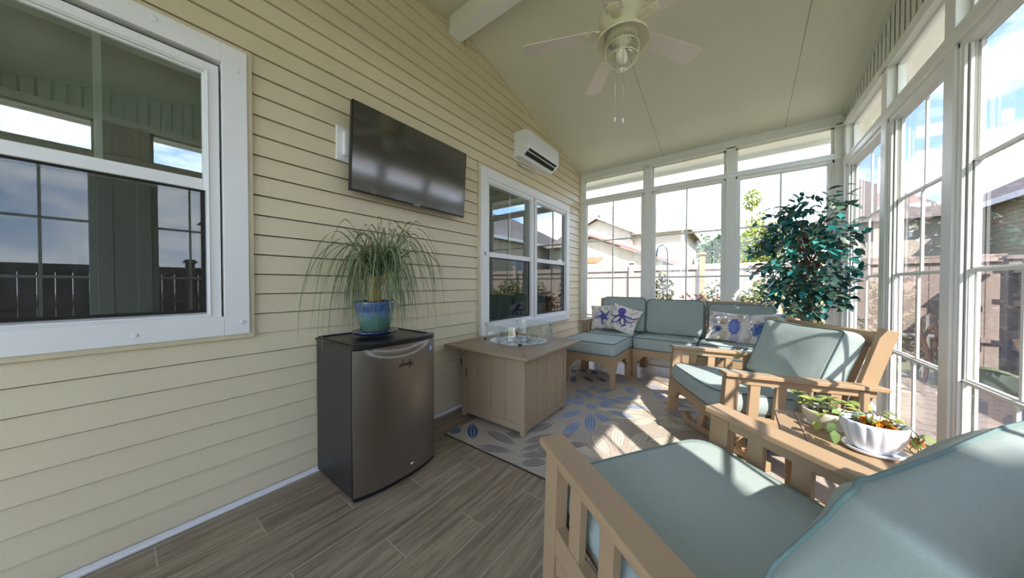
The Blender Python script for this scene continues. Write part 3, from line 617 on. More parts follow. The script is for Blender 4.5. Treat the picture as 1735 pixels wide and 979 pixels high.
# ------------------------------------------------------------------ small refrigerator
fr = thing('mini_refrigerator', 'black and stainless steel mini refrigerator against the siding', 'refrigerator', (.29, 1.037, 0))
FO = (.29, 1.037, 0)
m = MB(); m.box(.035, .50, .768, 1.306, .02, .848); LP(m, 'cabinet', 'blackm', fr, .006, FO)
m = MB(); m.box(.03, .50, .763, 1.311, .848, .866); m.box(.045, .485, .775, .785, .864, .873); m.box(.045, .485, 1.289, 1.299, .864, .873); m.box(.04, .052, .775, 1.299, .864, .873)
def bow(y, x0=.525, b=.045): t = (y-1.037)/.274; return x0+b*(1-abs(t)**2.6)
arc = [(bow(.763+.548*i/24, .522, .052), .763+.548*i/24) for i in range(25)]
m.prism([(.49, .763)]+arc+[(.49, 1.311)], .842, .873, 'z'); LP(m, 'top_cover', 'black', fr, .005, FO)
d = MB(); NU, NV = 72, 90
def face(u, v):
    y = .766+.542*u; z = .035+.805*v; x = bow(y, .520, .046); t = (u-.5)/.42
    if abs(t) < 1:
        zb = .84-.062*(1-t*t)**.8; q = (z-zb)/.05
        if z > zb-.004: x -= .026*max(0, min(1, (z-zb+.004)/.034))**.7*(1-abs(t)**4)
    return (x-FO[0], y-FO[1], z)
d.grid(face, NU, NV)
o_ = len(d.v); e0 = [(.766, .035), (.766, .84), (1.308, .84), (1.308, .035)]
d.add([(.505-FO[0], .766-FO[1], .035), (.505-FO[0], .766-FO[1], .84), (.505-FO[0], 1.308-FO[1], .84), (.505-FO[0], 1.308-FO[1], .035)], [(0, 1, 2, 3)])
for (ya, side) in ((.766, 0), (1.308, 1)):
    x = face(side, .0)[0]; d.add([(.505-FO[0], ya-FO[1], .035), (x, ya-FO[1], .035), (x, ya-FO[1], .84), (.505-FO[0], ya-FO[1], .84)], [(0, 1, 2, 3)])
low = [face(i/NU, 0) for i in range(NU+1)]; hi = [face(i/NU, 1) for i in range(NU+1)]
d.add(low+[(.505-FO[0], p[1], p[2]) for p in low], [(i, i+1, NU+2+i, NU+1+i) for i in range(NU)]); d.add(hi+[(.505-FO[0], p[1], p[2]) for p in hi], [(i, i+1, NU+2+i, NU+1+i) for i in range(NU)])
door = d.build('door', 'steel', fr)
m = MB(); m.box(.498, .512, .766, 1.308, .03, .845); LP(m, 'door_gasket', 'near_black', fr, 0, FO)
m = MB(); m.prism([(.49, .768)]+[(bow(.768+.538*i/20, .512, .046), .768+.538*i/20) for i in range(21)]+[(.49, 1.306)], .012, .034, 'z'); LP(m, 'kick_strip', 'black', fr, 0, FO)
m = MB()
for y in (.80, 1.275): m.tube([(.09, y, 0), (.09, y, .022)], .018, 12); m.tube([(.50, y, 0), (.50, y, .022)], .018, 12)
for k, (x, y) in enumerate(((.09, .80), (.09, 1.275), (.49, .80), (.49, 1.275))):
    m = MB(); m.tube([(x, y, 0), (x, y, .024)], .018, 12); LP(m, 'foot', 'black', fr, 0, FO)
m = MB(); xk = bow(1.105, .520, .046); m.tube([(xk-.004, 1.105, .085), (xk+.004, 1.105, .085)], .011, 20); LP(m, 'lock', 'steelb', fr, 0, FO)
m = MB(); m.box(xk+.0035, xk+.0048, 1.1035, 1.1065, .079, .091); lk = LP(m, 'keyhole', 'near_black', fr, 0, FO)
m = MB(); y = 1.265; x = bow(y, .520, .046); q = MB(); q.add([(x+.0015+.006, 1.248, .765), (x-.0055, 1.282, .765), (x-.0055, 1.282, .795), (x+.0075, 1.248, .795)], [(0, 1, 2, 3)]); LP(q, 'sticker', 'energy', fr, 0, FO)
q = MB()
for zz, w_ in ((.772, .018), (.779, .022), (.787, .016)): q.add([(x+.0085-.0009, 1.2555, zz-.0015), (x+.0085-.0009-.38*w_, 1.2555+w_, zz-.0015), (x+.0085-.0009-.38*w_, 1.2555+w_, zz+.0015), (x+.0085-.0009, 1.2555, zz+.0015)], [(0, 1, 2, 3)])
LP(q, 'sticker_print', 'white', fr, 0, FO)
# the script word "danby": pen strokes in a unit box
ST = [[(.10, .35), (.04, .40), (0, .28), (.02, .10), (.08, .06), (.15, .22), (.22, .95), (.20, .60), (.17, .15), (.22, .06), (.29, .18)],
      [(.42, .38), (.34, .42), (.29, .28), (.30, .10), (.36, .06), (.42, .20), (.45, .40), (.43, .12), (.47, .06), (.54, .18)],
      [(.54, .18), (.57, .40), (.56, .08), (.62, .34), (.69, .38), (.69, .12), (.73, .06), (.80, .18)],
      [(.80, .18), (.90, .92), (.88, .50), (.85, .10), (.93, .05), (1.0, .20), (.97, .36), (.90, .30), (1.02, .24), (1.08, .34)],
      [(1.08, .34), (1.08, .10), (1.15, .08), (1.23, .36), (1.22, .38), (1.18, -.10), (1.10, -.36), (1.03, -.30), (1.10, -.10), (1.32, .12)],
      [(-.08, .02), (.0, -.02), (.08, .0)]]
m = MB()
for stq in ST:
    pts = []
    for i in range(len(stq)-1):
        p0 = Vector(stq[max(i-1, 0)]); p1 = Vector(stq[i]); p2 = Vector(stq[i+1]); p3 = Vector(stq[min(i+2, len(stq)-1)])
        for k in range(5):
            t = k/5; pts.append(.5*((2*p1)+(p2-p0)*t+(2*p0-5*p1+4*p2-p3)*t*t+(3*p1-p0-3*p2+p3)*t**3))
    pts.append(Vector(stq[-1])); P3 = []
    for p in pts: y = 1.015+.072*(p.x+.25*p.y); P3.append((bow(y, .520, .046)+.0012, y, .708+.040*p.y))
    m.tube(P3, .0019, 5)
LP(m, 'brand_lettering', 'black', fr, 0, FO)
# ------------------------------------------------------------------ ponytail palm in a glazed pot
pp = thing('potted_palm', 'ponytail palm with long drooping blades in a blue-green glazed pot on the refrigerator', 'houseplant', (.27, 1.03, .876))
m = MB(); m.lathe([(.0, .0), (.09, .0), (.128, .010), (.143, .026), (.138, .028), (.112, .014), (.0, .012)], n=40); m.build('saucer', 'navy', pp)
glaze = bpy.data.materials.new('blue_green_glaze'); glaze.use_nodes = True; nt = glaze.node_tree; b = nt.nodes['Principled BSDF']; b.inputs['Roughness'].default_value = .14; b.inputs['Coat Weight'].default_value = .5
t = nt.nodes.new('ShaderNodeTexCoord'); sp = nt.nodes.new('ShaderNodeSeparateXYZ'); nz_ = nt.nodes.new('ShaderNodeTexNoise'); nz_.inputs['Scale'].default_value = 30; mm = nt.nodes.new('ShaderNodeMath'); mm.operation = 'MULTIPLY_ADD'; mm.inputs[1].default_value = .05
nt.links.new(t.outputs['Object'], sp.inputs[0]); nt.links.new(t.outputs['Object'], nz_.inputs[0]); nt.links.new(nz_.outputs[0], mm.inputs[0]); nt.links.new(sp.outputs['Z'], mm.inputs[2])
mr = nt.nodes.new('ShaderNodeMapRange'); mr.inputs[1].default_value = .03; mr.inputs[2].default_value = .27; nt.links.new(mm.outputs[0], mr.inputs[0])
rp = nt.nodes.new('ShaderNodeValToRGB'); el = rp.color_ramp.elements; el[0].color = srgb(80, 104, 88); el[1].color = srgb(14, 18, 24)
for p_, c_ in ((.42, (78, 118, 112)), (.56, (84, 112, 136)), (.66, (52, 80, 126)), (.84, (58, 88, 132)), (.90, (16, 22, 34))): x = el.new(p_); x.color = srgb(*c_)
nt.links.new(mr.outputs[0], rp.inputs[0]); nt.links.new(rp.outputs[0], b.inputs['Base Color'])
m = MB(); m.lathe([(.0, .014), (.075, .014), (.086, .03), (.103, .10), (.112, .145), (.115, .165), (.121, .178), (.124, .205), (.126, .218), (.120, .222), (.110, .215), (.106, .19), (.0, .19)], n=48); m.build('pot', glaze, pp)
m = MB(); m.lathe([(.0, .196), (.105, .190)], n=24); m.build('soil', 'soil', pp)
m = MB(); m.lathe([(.045, .185), (.052, .205), (.040, .235), (.026, .27), (.020, .33), (.024, .37), (.012, .39)], n=14, wob=lambda t, z: 1+.08*sin(3*t+z*40))
m.tube([(.0, .005, .30), (.02, .05, .36), (.025, .07, .42)], [.016, .014, .010], 8); m.build('trunk', 'barkp', pp)
rnd = random.Random(5)
def blade_strip(m, base, az, reach, rise, drop, w, tw=0, n=22, side=0):
    dx, dy = cos(az), sin(az); A = []
    up_t = .36
    for i in range(n+1):
        t = i/n; r = reach*(1-(1-t)**1.7); z = rise*sin(min(t/up_t, 1)*pi/2) if t < up_t else rise-(rise+drop)*((t-up_t)/(1-up_t))**1.6
        s_ = side*t*t; wob = .018*sin(t*9+tw)*t
        A.append(Vector((base[0]+dx*r-dy*(s_+wob), base[1]+dy*r+dx*(s_+wob), base[2]+z)))
    vs = []
    for i, p in enumerate(A):
        d = (A[min(i+1, n)]-A[max(i-1, 0)]).normalized(); a = d.cross(Vector((sin(tw+i*.2), cos(tw), .6))).normalized(); ww = w*(1-(i/n)**3)*.5+.0004; vs += [p+a*ww, p-a*ww]
    m.add(vs, [(2*i, 2*i+1, 2*i+3, 2*i+2) for i in range(n)], 0, True)
m = MB()
for k in range(270):
    az = rnd.uniform(0, 2*pi); hd = rnd.random(); big = rnd.random() < .42
    base = (rnd.uniform(-.012, .012), rnd.uniform(-.012, .012), .37) if hd < .6 else (.025, .07, .415)
    reach = rnd.uniform(.22, .46) if big else rnd.uniform(.08, .24); rise = rnd.uniform(.12, .36) if big else rnd.uniform(.03, .20)
    if cos(az) < 0: reach = min(reach, .235/max(.01, -cos(az)) if -cos(az) > .3 else reach)
    drop = rnd.uniform(.05, .42) if big else rnd.uniform(.12, .44)
    fz = base[2]-drop
    rr_ = reach
    if fz < .012 and base[0]+rr_*cos(az) < .27 and abs(rr_*sin(az)) < .27: drop = base[2]-.012-rnd.uniform(0, .03)
    blade_strip(m, base, az, reach, rise, drop, rnd.uniform(.004, .0075), rnd.uniform(0, 6), side=rnd.uniform(-.06, .06))
m.v = [(max(x, -.235), y, z) for x, y, z in m.v]
m.build('foliage', 'palm', pp)
# ------------------------------------------------------------------ fire table
ft = thing('fire_table', 'square tan gas fire table with a grooved board base', 'fire table', (.51, 2.265, .0075))
FT = (.51, 2.265, 0); X0, X1, Y0_, Y1_ = .165, .862, 1.905, 2.625
m = MB()
for (xa, xb, ya, yb) in ((.05, .96, 1.795, 2.735),):
    m.box(xa, xb, ya, yb, .628, .655)
m.box(.20, .83, 1.94, 2.59, .60, .628); LP(m, 'table_top', 'hd2', ft, .008, FT)
for p_, q_ in (((.05, 1.795), (.19, 1.935)), ((.96, 1.795), (.82, 1.935)), ((.05, 2.735), (.19, 2.595)), ((.96, 2.735), (.82, 2.595))): m = MB(); m.bar((p_[0], p_[1], .6555), (q_[0], q_[1], .6555), .0022, .001); LP(m, 'mitre_joint', 'near_black', ft, 0, FT)
for x in (X0, X1-.045):
    for y in (Y0_, Y1_-.045): m = MB(); m.box(x, x+.045, y, y+.045, 0.0, .605); LP(m, 'corner_post', 'hd2', ft, .004, FT)
def panel(axis, c, a, b, sgn, door=False):
    m = MB(); n = 4; w = (b-a)/n
    def bx(u0, u1, z0, z1, d0, d1):
        lo, hi = sorted((c+sgn*d0, c+sgn*d1))
        (m.box(u0, u1, lo, hi, z0, z1) if axis == 'y' else m.box(lo, hi, u0, u1, z0, z1))
    for k in range(n): bx(a+k*w+.0018, a+(k+1)*w-.0018, .085, .602, -.004, -.018)
    bx(a, b, .085, .602, -.012, -.022); bx(a, b, .030, .085, 0, -.02)
    return LP(m, 'door' if door else 'side_panel', 'hd2', ft, .0025, FT)
dr = panel('y', Y0_+.004, X0+.045, X1-.045, -1, True); panel('x', X1-.004, Y0_+.045, Y1_-.045, 1); panel('x', X0+.004, Y0_+.045, Y1_-.045, -1); panel('y', Y1_-.004, X0+.045, X1-.045, 1)
m = MB(); m.prism([(X0+.045-FT[0]+.012*sin(pi*i/12), .33+.12*i/12) for i in range(13)], Y0_+.0065-FT[1], Y0_+.009-FT[1], 'y'); m.v = [(x, y, z) for x, y, z in m.v]; h = m.build('finger_slot', 'near_black', dr)
cx, cy = .49, 2.345
m = MB(); m.lathe([(.275, .6575), (.275, .660), (.262, .660), (.255, .652), (.18, .640), (.0, .640)], c=(cx, cy, 0), n=48); LP(m, 'burner_pan', 'steelb', ft, 0, FT)
m = MB(); m.tube([(cx+.12*cos(t), cy+.12*sin(t), .652) for t in [2*pi*i/28 for i in range(28)]], .008, 8, closed=True); m.tube([(cx-.12, cy, .652), (cx+.12, cy, .652)], .007, 8); LP(m, 'burner_ring', 'black', ft, 0, FT)
m = MB(); NG = 56; rG = .315
def gl_r(t): return rG*(1+.035*cos(4*(t-.25*pi*1))**2*0+.0)
oct_ = []
for i in range(8):
    a0 = pi/8+i*pi/4; a1 = a0+pi/4
    for k in range(7): s_ = k/7; p = Vector((cos(a0), sin(a0)))*(1-s_)+Vector((cos(a1), sin(a1)))*s_; p = p*.45+p.normalized()*.55; oct_.append((cx+p.x*rG*1.04, cy+p.y*rG*1.04))
ng = len(oct_)
for dz0, dz1, sc in ((.664, .815, 1.0), (.664, .815, .984)):
    m.add([(cx+(x-cx)*sc, cy+(y-cy)*sc, z) for z in (dz0, dz1) for x, y in oct_], [(i, (i+1) % ng, ng+(i+1) % ng, ng+i) for i in range(ng)], 0, True)
m.add([(cx+(x-cx)*sc, cy+(y-cy)*sc, .815) for sc in (1.0, .984) for x, y in oct_], [(i, (i+1) % ng, ng+(i+1) % ng, ng+i) for i in range(ng)], 1)
wg = thing('glass_wind_guard', 'clear glass wind guard ring standing round the burner of the fire table', 'wind guard', (cx, cy, .6705))
LP(m, 'glass_wall', ['clear', pane_mat('glass_edge', (.72, .86, .82, 1), .15)], wg, 0, (cx, cy, .655))
for k in range(4):
    a = R(218+90*k); p = (cx+rG*1.0*cos(a), cy+rG*1.0*sin(a)); m = MB(); m.box(p[0]-.012, p[0]+.012, p[1]-.012, p[1]+.012, .655, .674); LP(m, 'corner_clip', 'black', wg, .003, (cx, cy, .655))
    m = MB(); m.box(p[0]-.008, p[0]+.008, p[1]-.008, p[1]+.008, .785, .819); LP(m, 'top_bracket', 'steelb', wg, .003, (cx, cy, .655))
m = MB(); rnd = random.Random(3); ico = [(0, 0, 1), (.89, 0, .45), (.28, .85, .45), (-.72, .53, .45), (-.72, -.53, .45), (.28, -.85, .45), (.72, .53, -.45), (-.28, .85, -.45), (-.89, 0, -.45), (-.28, -.85, -.45), (.72, -.53, -.45), (0, 0, -1)]
icf = [(0, 1, 2), (0, 2, 3), (0, 3, 4), (0, 4, 5), (0, 5, 1), (1, 6, 2), (2, 7, 3), (3, 8, 4), (4, 9, 5), (5, 10, 1), (2, 6, 7), (3, 7, 8), (4, 8, 9), (5, 9, 10), (1, 10, 6), (6, 11, 7), (7, 11, 8), (8, 11, 9), (9, 11, 10), (10, 11, 6)]
for k in range(620):
    rr = .245*sqrt(rnd.random()); a = rnd.uniform(0, 2*pi); r_ = rnd.uniform(.006, .0105); zz = .643+r_+rnd.uniform(0, .012)
    m.add([(cx+rr*cos(a)+x*r_, cy+rr*sin(a)+y*r_, zz+z_*r_*.8) for x, y, z_ in ico], icf, 0, False)
tag(m.build('glass_beads', 'bead'), 'clear glass fire beads filling the burner pan of the fire table', 'fire glass', kind='stuff')
m = MB(); m.tube([(.10+.02*sin(t), 1.93+.0*t, .33+.19*cos(t)) for t in [R(20+i*320/20) for i in range(21)]], .011, 8)
m.v = [(x+.035, y+.05-.04*((z-.33)/.19), z) for x, y, z in m.v]
tag(m.build('gas_hose', 'black'), 'black hose looped between the fire table and the siding', 'hose')
# ------------------------------------------------------------------ television, wall box, thermometer, heat pump
tv = thing('television', 'flat black television mounted on the siding', 'television', (.15, 1.455, 2.12), (0, R(4), 0))
m = MB(); m.box(-.03, 0, -.515, .515, -.292, .292); m.build('casing', 'black', tv, bevel=.003)
m = MB(); m.box(.0, .0015, -.507, .507, -.280, .286); m.build('screen', 'screen', tv)
m = MB(); m.box(-.055, -.03, -.40, .40, -.26, .10); m.build('rear_housing', 'black', tv, bevel=.01)
m = MB(); m.box(.0, .003, -.03, .03, -.2905, -.282); m.build('brand_badge', 'label', tv)
m = MB(); m.box(-.132, -.055, -.10, -.04, -.12, .12); m.box(-.132, -.055, .04, .10, -.12, .12); m.box(-.138, -.124, -.2, .2, -.10, .10); m.build('wall_mount', 'black', tv, bevel=.002)
wb = thing('wall_outlet_box', 'white weatherproof outlet box half behind the television', 'outlet box', (.018, .985, 2.155))
m = MB(); m.box(-.004, .014, -.085, .085, -.115, .115); m.build('back_plate', 'white', wb, bevel=.004)
m = MB(); m.box(.014, .045, -.05, .06, -.08, .08); m.build('cover', 'white', wb, bevel=.008)
th_ = thing('wall_thermometer', 'slim white indoor thermometer on the window casing', 'thermometer', (.048, 2.345, 1.475))
m = MB(); m.box(-.003, .014, -.024, .024, -.10, .10); m.build('body', 'white', th_, bevel=.005)
m = MB(); m.box(.014, .0152, -.015, .015, .035, .075); m.build('display', 'label', th_)
ac = thing('heat_pump', 'white wall-mounted heat pump above the double window', 'air conditioner', (.0, 3.31, 2.89))
m = MB(); prof = [(.004, -.14), (.004, .155), (.175, .155), (.195, .145), (.208, .12), (.208, -.035), (.19, -.075), (.09, -.14)]
m.prism(prof, -.385, .385, 'y'); m.build('casing', 'whitec', ac, bevel=.006)
m = MB(); m.prism([(.196, -.048), (.2085, -.030), (.2085, -.036), (.192, -.0795), (.112, -.1325), (.108, -.127)], -.335, .335, 'y')
m = MB(); m.add([(.1995, -.335, -.0555), (.1995, .335, -.0555), (.128, .335, -.1160), (.128, -.335, -.1160)], [(0, 1, 2, 3)]); m.v = [(x+.006, y, z-.010) for x, y, z in m.v]; m.build('air_outlet', 'near_black', ac)
m = MB(); m.bar((.178, -.335, -.0915), (.178, .335, -.0915), .006, .010)
for k in range(7): y = -.30+k*.10; m.bar((.204, y, -.063), (.138, y, -.119), .003, .004)
m.build('louver', 'white', ac)
m = MB(); m.box(.205, .2105, -.375, .375, -.028, .135); m.build('front_panel', 'whitec', ac, bevel=.002)
lh = MB(); lh.box(.018, .06, 2.99, 3.33, 2.665, 2.70); tag(lh.build('line_cover', 'steelb', bevel=.008), 'short grey bar on the siding just under the heat pump', 'line cover')
# ------------------------------------------------------------------ ceiling fan
cf = thing('ceiling_fan', 'cream ceiling fan with a caged glass light, hanging from the ridge beam', 'ceiling fan', (1.56, 2.02, 2.80))
m = MB(); m.lathe([(.02, .73), (.075, .73), (.07, .68), (.03, .65), (.0, .65)], n=28); m.build('canopy', 'fan', cf)
m = MB(); m.tube([(0, 0, .22), (0, 0, .66)], .013, 14); m.build('downrod', 'fan', cf)
m = MB(); m.lathe([(.0, .25), (.05, .25), (.09, .235), (.135, .205), (.148, .17), (.148, .12), (.140, .115), (.140, .095), (.115, .085), (.112, .06), (.098, .055), (.098, .0), (.0, .0)], n=40); m.build('motor_housing', 'fan', cf)
m = MB(); m.lathe([(.085, .045), (.12, .035), (.150, .015), (.162, -.012), (.166, -.014), (.158, .012), (.13, .040), (.09, .055)], n=44); m.build('lamp_shade', 'fan', cf)
m = MB(); m.lathe([(.060, .0), (.060, -.01), (.034, -.02), (.03, -.035), (.0, -.035)], n=24); m.build('lamp_socket', 'fan', cf)
jar = [(.088, .0), (.095, -.02), (.098, -.06), (.092, -.11), (.074, -.15), (.045, -.172), (.0, -.178)]
m = MB(); m.lathe(jar, n=32); m.build('glass_jar', 'clear', cf)
m = MB(); m.lathe([(.0, -.03), (.016, -.035), (.019, -.06), (.032, -.085), (.036, -.11), (.028, -.135), (.0, -.148)], n=20); m.build('light_bulb', 'bulb', cf)
m = MB()
for z_, r_ in ((-.045, .104), (-.115, .098)): m.tube([(r_*cos(t), r_*sin(t), z_) for t in [2*pi*i/32 for i in range(32)]], .0032, 6, closed=True)
for k in range(4):
    a = R(20+90*k); m.tube([((r_+.006)*cos(a), (r_+.006)*sin(a), z_) for r_, z_ in jar[:-1]]+[(0, 0, -.186)], .003, 6)
m.lathe([(.0, -.180), (.022, -.180), (.020, -.192), (.008, -.200), (.0, -.206)], n=16); m.build('wire_cage', 'fan', cf)
for k in range(5):
    a = R(57+72*k); Rz_ = Matrix.Rotation(a, 3, 'Z'); m = MB()
    pts = [(.10, .0), (.14, .03), (.20, .032), (.24, .025), (.24, -.025), (.20, -.032), (.14, -.03)]
    m.prism(pts, .066, .078, 'z'); m.box(.19, .23, -.035, .035, .060, .068)
    for yy in (-.018, .018): m.tube([(.21, yy, .056), (.21, yy, .064)], .006, 10)
    m.v = [tuple(Rz_ @ Vector(v)) for v in m.v]; iron = m.build('blade_iron', 'fan', cf, bevel=.004)
    out = [(.17, -.052), (.60, -.068), (.645, -.062), (.665, -.035), (.665, .035), (.645, .062), (.60, .068), (.17, .052)]
    m = MB(); m.prism(out, -.003, .003, 'z'); Rx = Matrix.Rotation(R(-9), 3, 'X'); m.v = [tuple(Rz_ @ (Rx @ Vector(v)+Vector((0, 0, .072)))) for v in m.v]; m.build('blade', 'blade', cf, bevel=.0015)
for (x, y, zb) in ((-.02, -.075, -.52), (.03, -.07, -.54)):
    m = MB(); m.tube([(x, y, .01), (x, y, zb)], .0012, 5); ch = m.build('pull_chain', 'steelb', cf); m = MB(); m.lathe([(.0, zb), (.005, zb-.004), (.007, zb-.02), (.003, zb-.034), (.0, zb-.036)], c=(x, y, 0), n=10); m.build('pull_knob', 'whitec', ch)
# ------------------------------------------------------------------ side table and its plants
st = thing('side_table', 'small tan side table with a rounded end between the two armchairs', 'side table', (2.55, 1.81, .0078)); SO = (2.55, 1.81, 0)
def dshape(x0, x1, grow=0):
    """outline of the round-ended top between x0 and x1"""
    yh = lambda x: (.25+grow)*(1 if x < 2.60 else sqrt(max(0, 1-((x-2.60)/(.187+grow))**2.6)))
    n = 14; xs = [x0+(x1-x0)*i/n for i in range(n+1)]; return [(x, 1.81-yh(x)) for x in xs]+[(x, 1.81+yh(x)) for x in reversed(xs) if yh(x) > 1e-4 or x != x1]
for a, b in ((2.337, 2.411), (2.4135, 2.7165), (2.719, 2.786)):
    m = MB(); m.prism(dshape(a, b), .525, .55, 'z'); LP(m, 'top_board', 'hd', st, .004, SO)
m = MB(); m.box(2.38, 2.72, 1.62, 1.64, .455, .525); m.box(2.38, 2.72, 1.98, 2.0, .455, .525); m.box(2.38, 2.40, 1.64, 1.98, .455, .525); m.box(2.70, 2.72, 1.64, 1.98, .455, .525); LP(m, 'apron', 'hd', st, .002, SO)
for x in (2.375, 2.675):
    for y in (1.615, 1.957): m = MB(); m.box(x, x+.048, y, y+.048, 0, .525); LP(m, 'leg', 'hd', st, .003, SO)
m = MB(); m.box(2.36, 2.74, 1.60, 2.02, .135, .155); LP(m, 'shelf', 'hd', st, .003, SO)
def leafy_pot(root, rnd, n, spread, z0, lo, hi, mi, hang=()):
    m = MB(); sm = MB()
    for k in range(n):
        a = rnd.uniform(0, 2*pi); r_ = spread*sqrt(rnd.random()); p = Vector((r_*cos(a), r_*sin(a), z0+rnd.uniform(0, .04))); 
        d = Vector((cos(a)*rnd.uniform(.4, 1), sin(a)*rnd.uniform(.4, 1), rnd.uniform(-.2, .35))); m.leaf(p, d, (rnd.uniform(-.3, .3), rnd.uniform(-.3, .3), 1), rnd.uniform(lo, hi), rnd.uniform(lo, hi)*.62)
        if k % 3 == 0: sm.tube([(r_*.3*cos(a), r_*.3*sin(a), z0-.03), tuple(p)], .0014, 5)
    return m, sm
rnd = random.Random(11)
wp = thing('flower_pot', 'white fluted pot on a saucer with a trailing begonia and orange dried blooms', 'plant pot', (2.600, 1.750, .556))
wp.scale = (.84, .84, 1)
m = MB(); m.lathe([(.0, .0), (.070, .0), (.086, .008), (.094, .018), (.090, .020), (.078, .010), (.0, .008)], n=40, sx=1.08); m.build('saucer', 'whitec', wp)
flute = lambda t, z: 1+(.075*abs(sin(8*t))-.045)*min(1, max(0, (z-.012)/.02))*(1 if z < .115 else 0)
m = MB(); m.lathe([(.0, .009), (.054, .009), (.062, .016), (.076, .035), (.087, .06), (.094, .085), (.097, .108), (.098, .120), (.094, .122), (.088, .112), (.08, .095), (.0, .095)], n=112, sx=1.08, wob=flute); m.build('pot', 'whitec', wp)
m = MB(); m.lathe([(.0, .108), (.085, .100)], n=24, sx=1.08); m.build('soil', 'soil', wp)
m, sm = leafy_pot(wp, rnd, 30, .07, .118, .028, .05, 0)
# trailing stem over the near right rim
tr = [(.05, -.02, .12), (.09, -.035, .13), (.115, -.04, .105), (.12, -.05, .06), (.125, -.055, .03)]
sm.tube(tr, .0018, 5); sm.tube([(.085, -.05, .12), (.098, -.055, .09), (.10, -.045, .07), (.088, -.06, .055)], .0013, 5); sm.tube([(-.05, .0, .12), (-.10, -.02, .13), (-.125, -.035, .09), (-.13, -.04, .06)], .0015, 5)
for p, d, l in (((.115, -.03, .10), (.8, -.1, -.2), .07), ((.118, -.05, .07), (.9, .2, -.1), .06), ((.12, -.05, .05), (.2, -.5, -.5), .05), ((.12, -.055, .035), (.9, -.3, -.2), .055), ((.11, -.04, .09), (-.2, -.8, -.4), .05), ((-.125, -.035, .09), (-.5, -.3, -.5), .05), ((-.13, -.04, .065), (.0, -.4, -.8), .055), ((-.10, -.02, .13), (-.6, -.6, .2), .06)):
    m.leaf(p, d, (.1, -.3, 1), l, l*.75)
m.build('foliage', 'succ', wp); sm.build('stems', 'treed', wp)
for c_ in ((.125, -.06, .035), (.112, -.045, .085), (.01, -.03, .125), (.04, -.045, .12), (-.02, -.01, .125)):
    m = MB()
    for k in range(16): a = rnd.uniform(0, 2*pi); m.leaf(c_, (cos(a)*.6, sin(a)*.6, rnd.uniform(-1, .5)), (cos(a), sin(a), .5), .030, .018, curl=.3)
    m.build('dried_bloom', 'orange', wp)
bp_ = thing('planter', 'low cream oval planter of pale succulents behind the white fluted pot', 'plant pot', (2.515, 1.945, .556))
m = MB(); m.lathe([(.0, .0), (.062, .0), (.067, .008), (.078, .035), (.084, .06), (.086, .072), (.080, .074), (.074, .06), (.0, .055)], n=48, sx=1.05, sy=.85); m.lathe([(.0, .001), (.076, .001), (.080, .010), (.066, .010)], n=40, sx=1.05, sy=.85); m.build('pot', 'cream', bp_)
m, sm = leafy_pot(bp_, rnd, 12, .06, .08, .035, .06, 0)
for c_ in ((-.06, .03, .10), (-.105, .05, .115), (-.03, -.01, .10), (.03, .02, .10), (.06, -.01, .115), (.0, .04, .11), (-.08, .0, .085)):
    for k in range(11): a = 2*pi*k/11+rnd.random()*.3; m.leaf(c_, (cos(a), sin(a), rnd.uniform(.1, .7)), (0, 0, 1), rnd.uniform(.030, .045), .013, curl=.2)
    sm.tube([(c_[0]*.4, c_[1]*.4, .055), c_], .002, 5)
sm.tube([(-.03, -.05, .075), (-.045, -.085, .07), (-.045, -.095, .03), (-.04, -.095, .01)], .0014, 5); m.leaf((-.045, -.092, .045), (-.3, -.4, -.9), (0, -1, .2), .045, .035); m.leaf((-.04, -.075, .075), (-.2, -1, .1), (0, 0, 1), .05, .04)
m.build('foliage', 'succ', bp_); sm.build('stems', 'treed', bp_)
m = MB(); m.lathe([(.0, .066), (.072, .060)], n=20, sx=1.05, sy=.85); m.build('soil', 'soil', bp_)
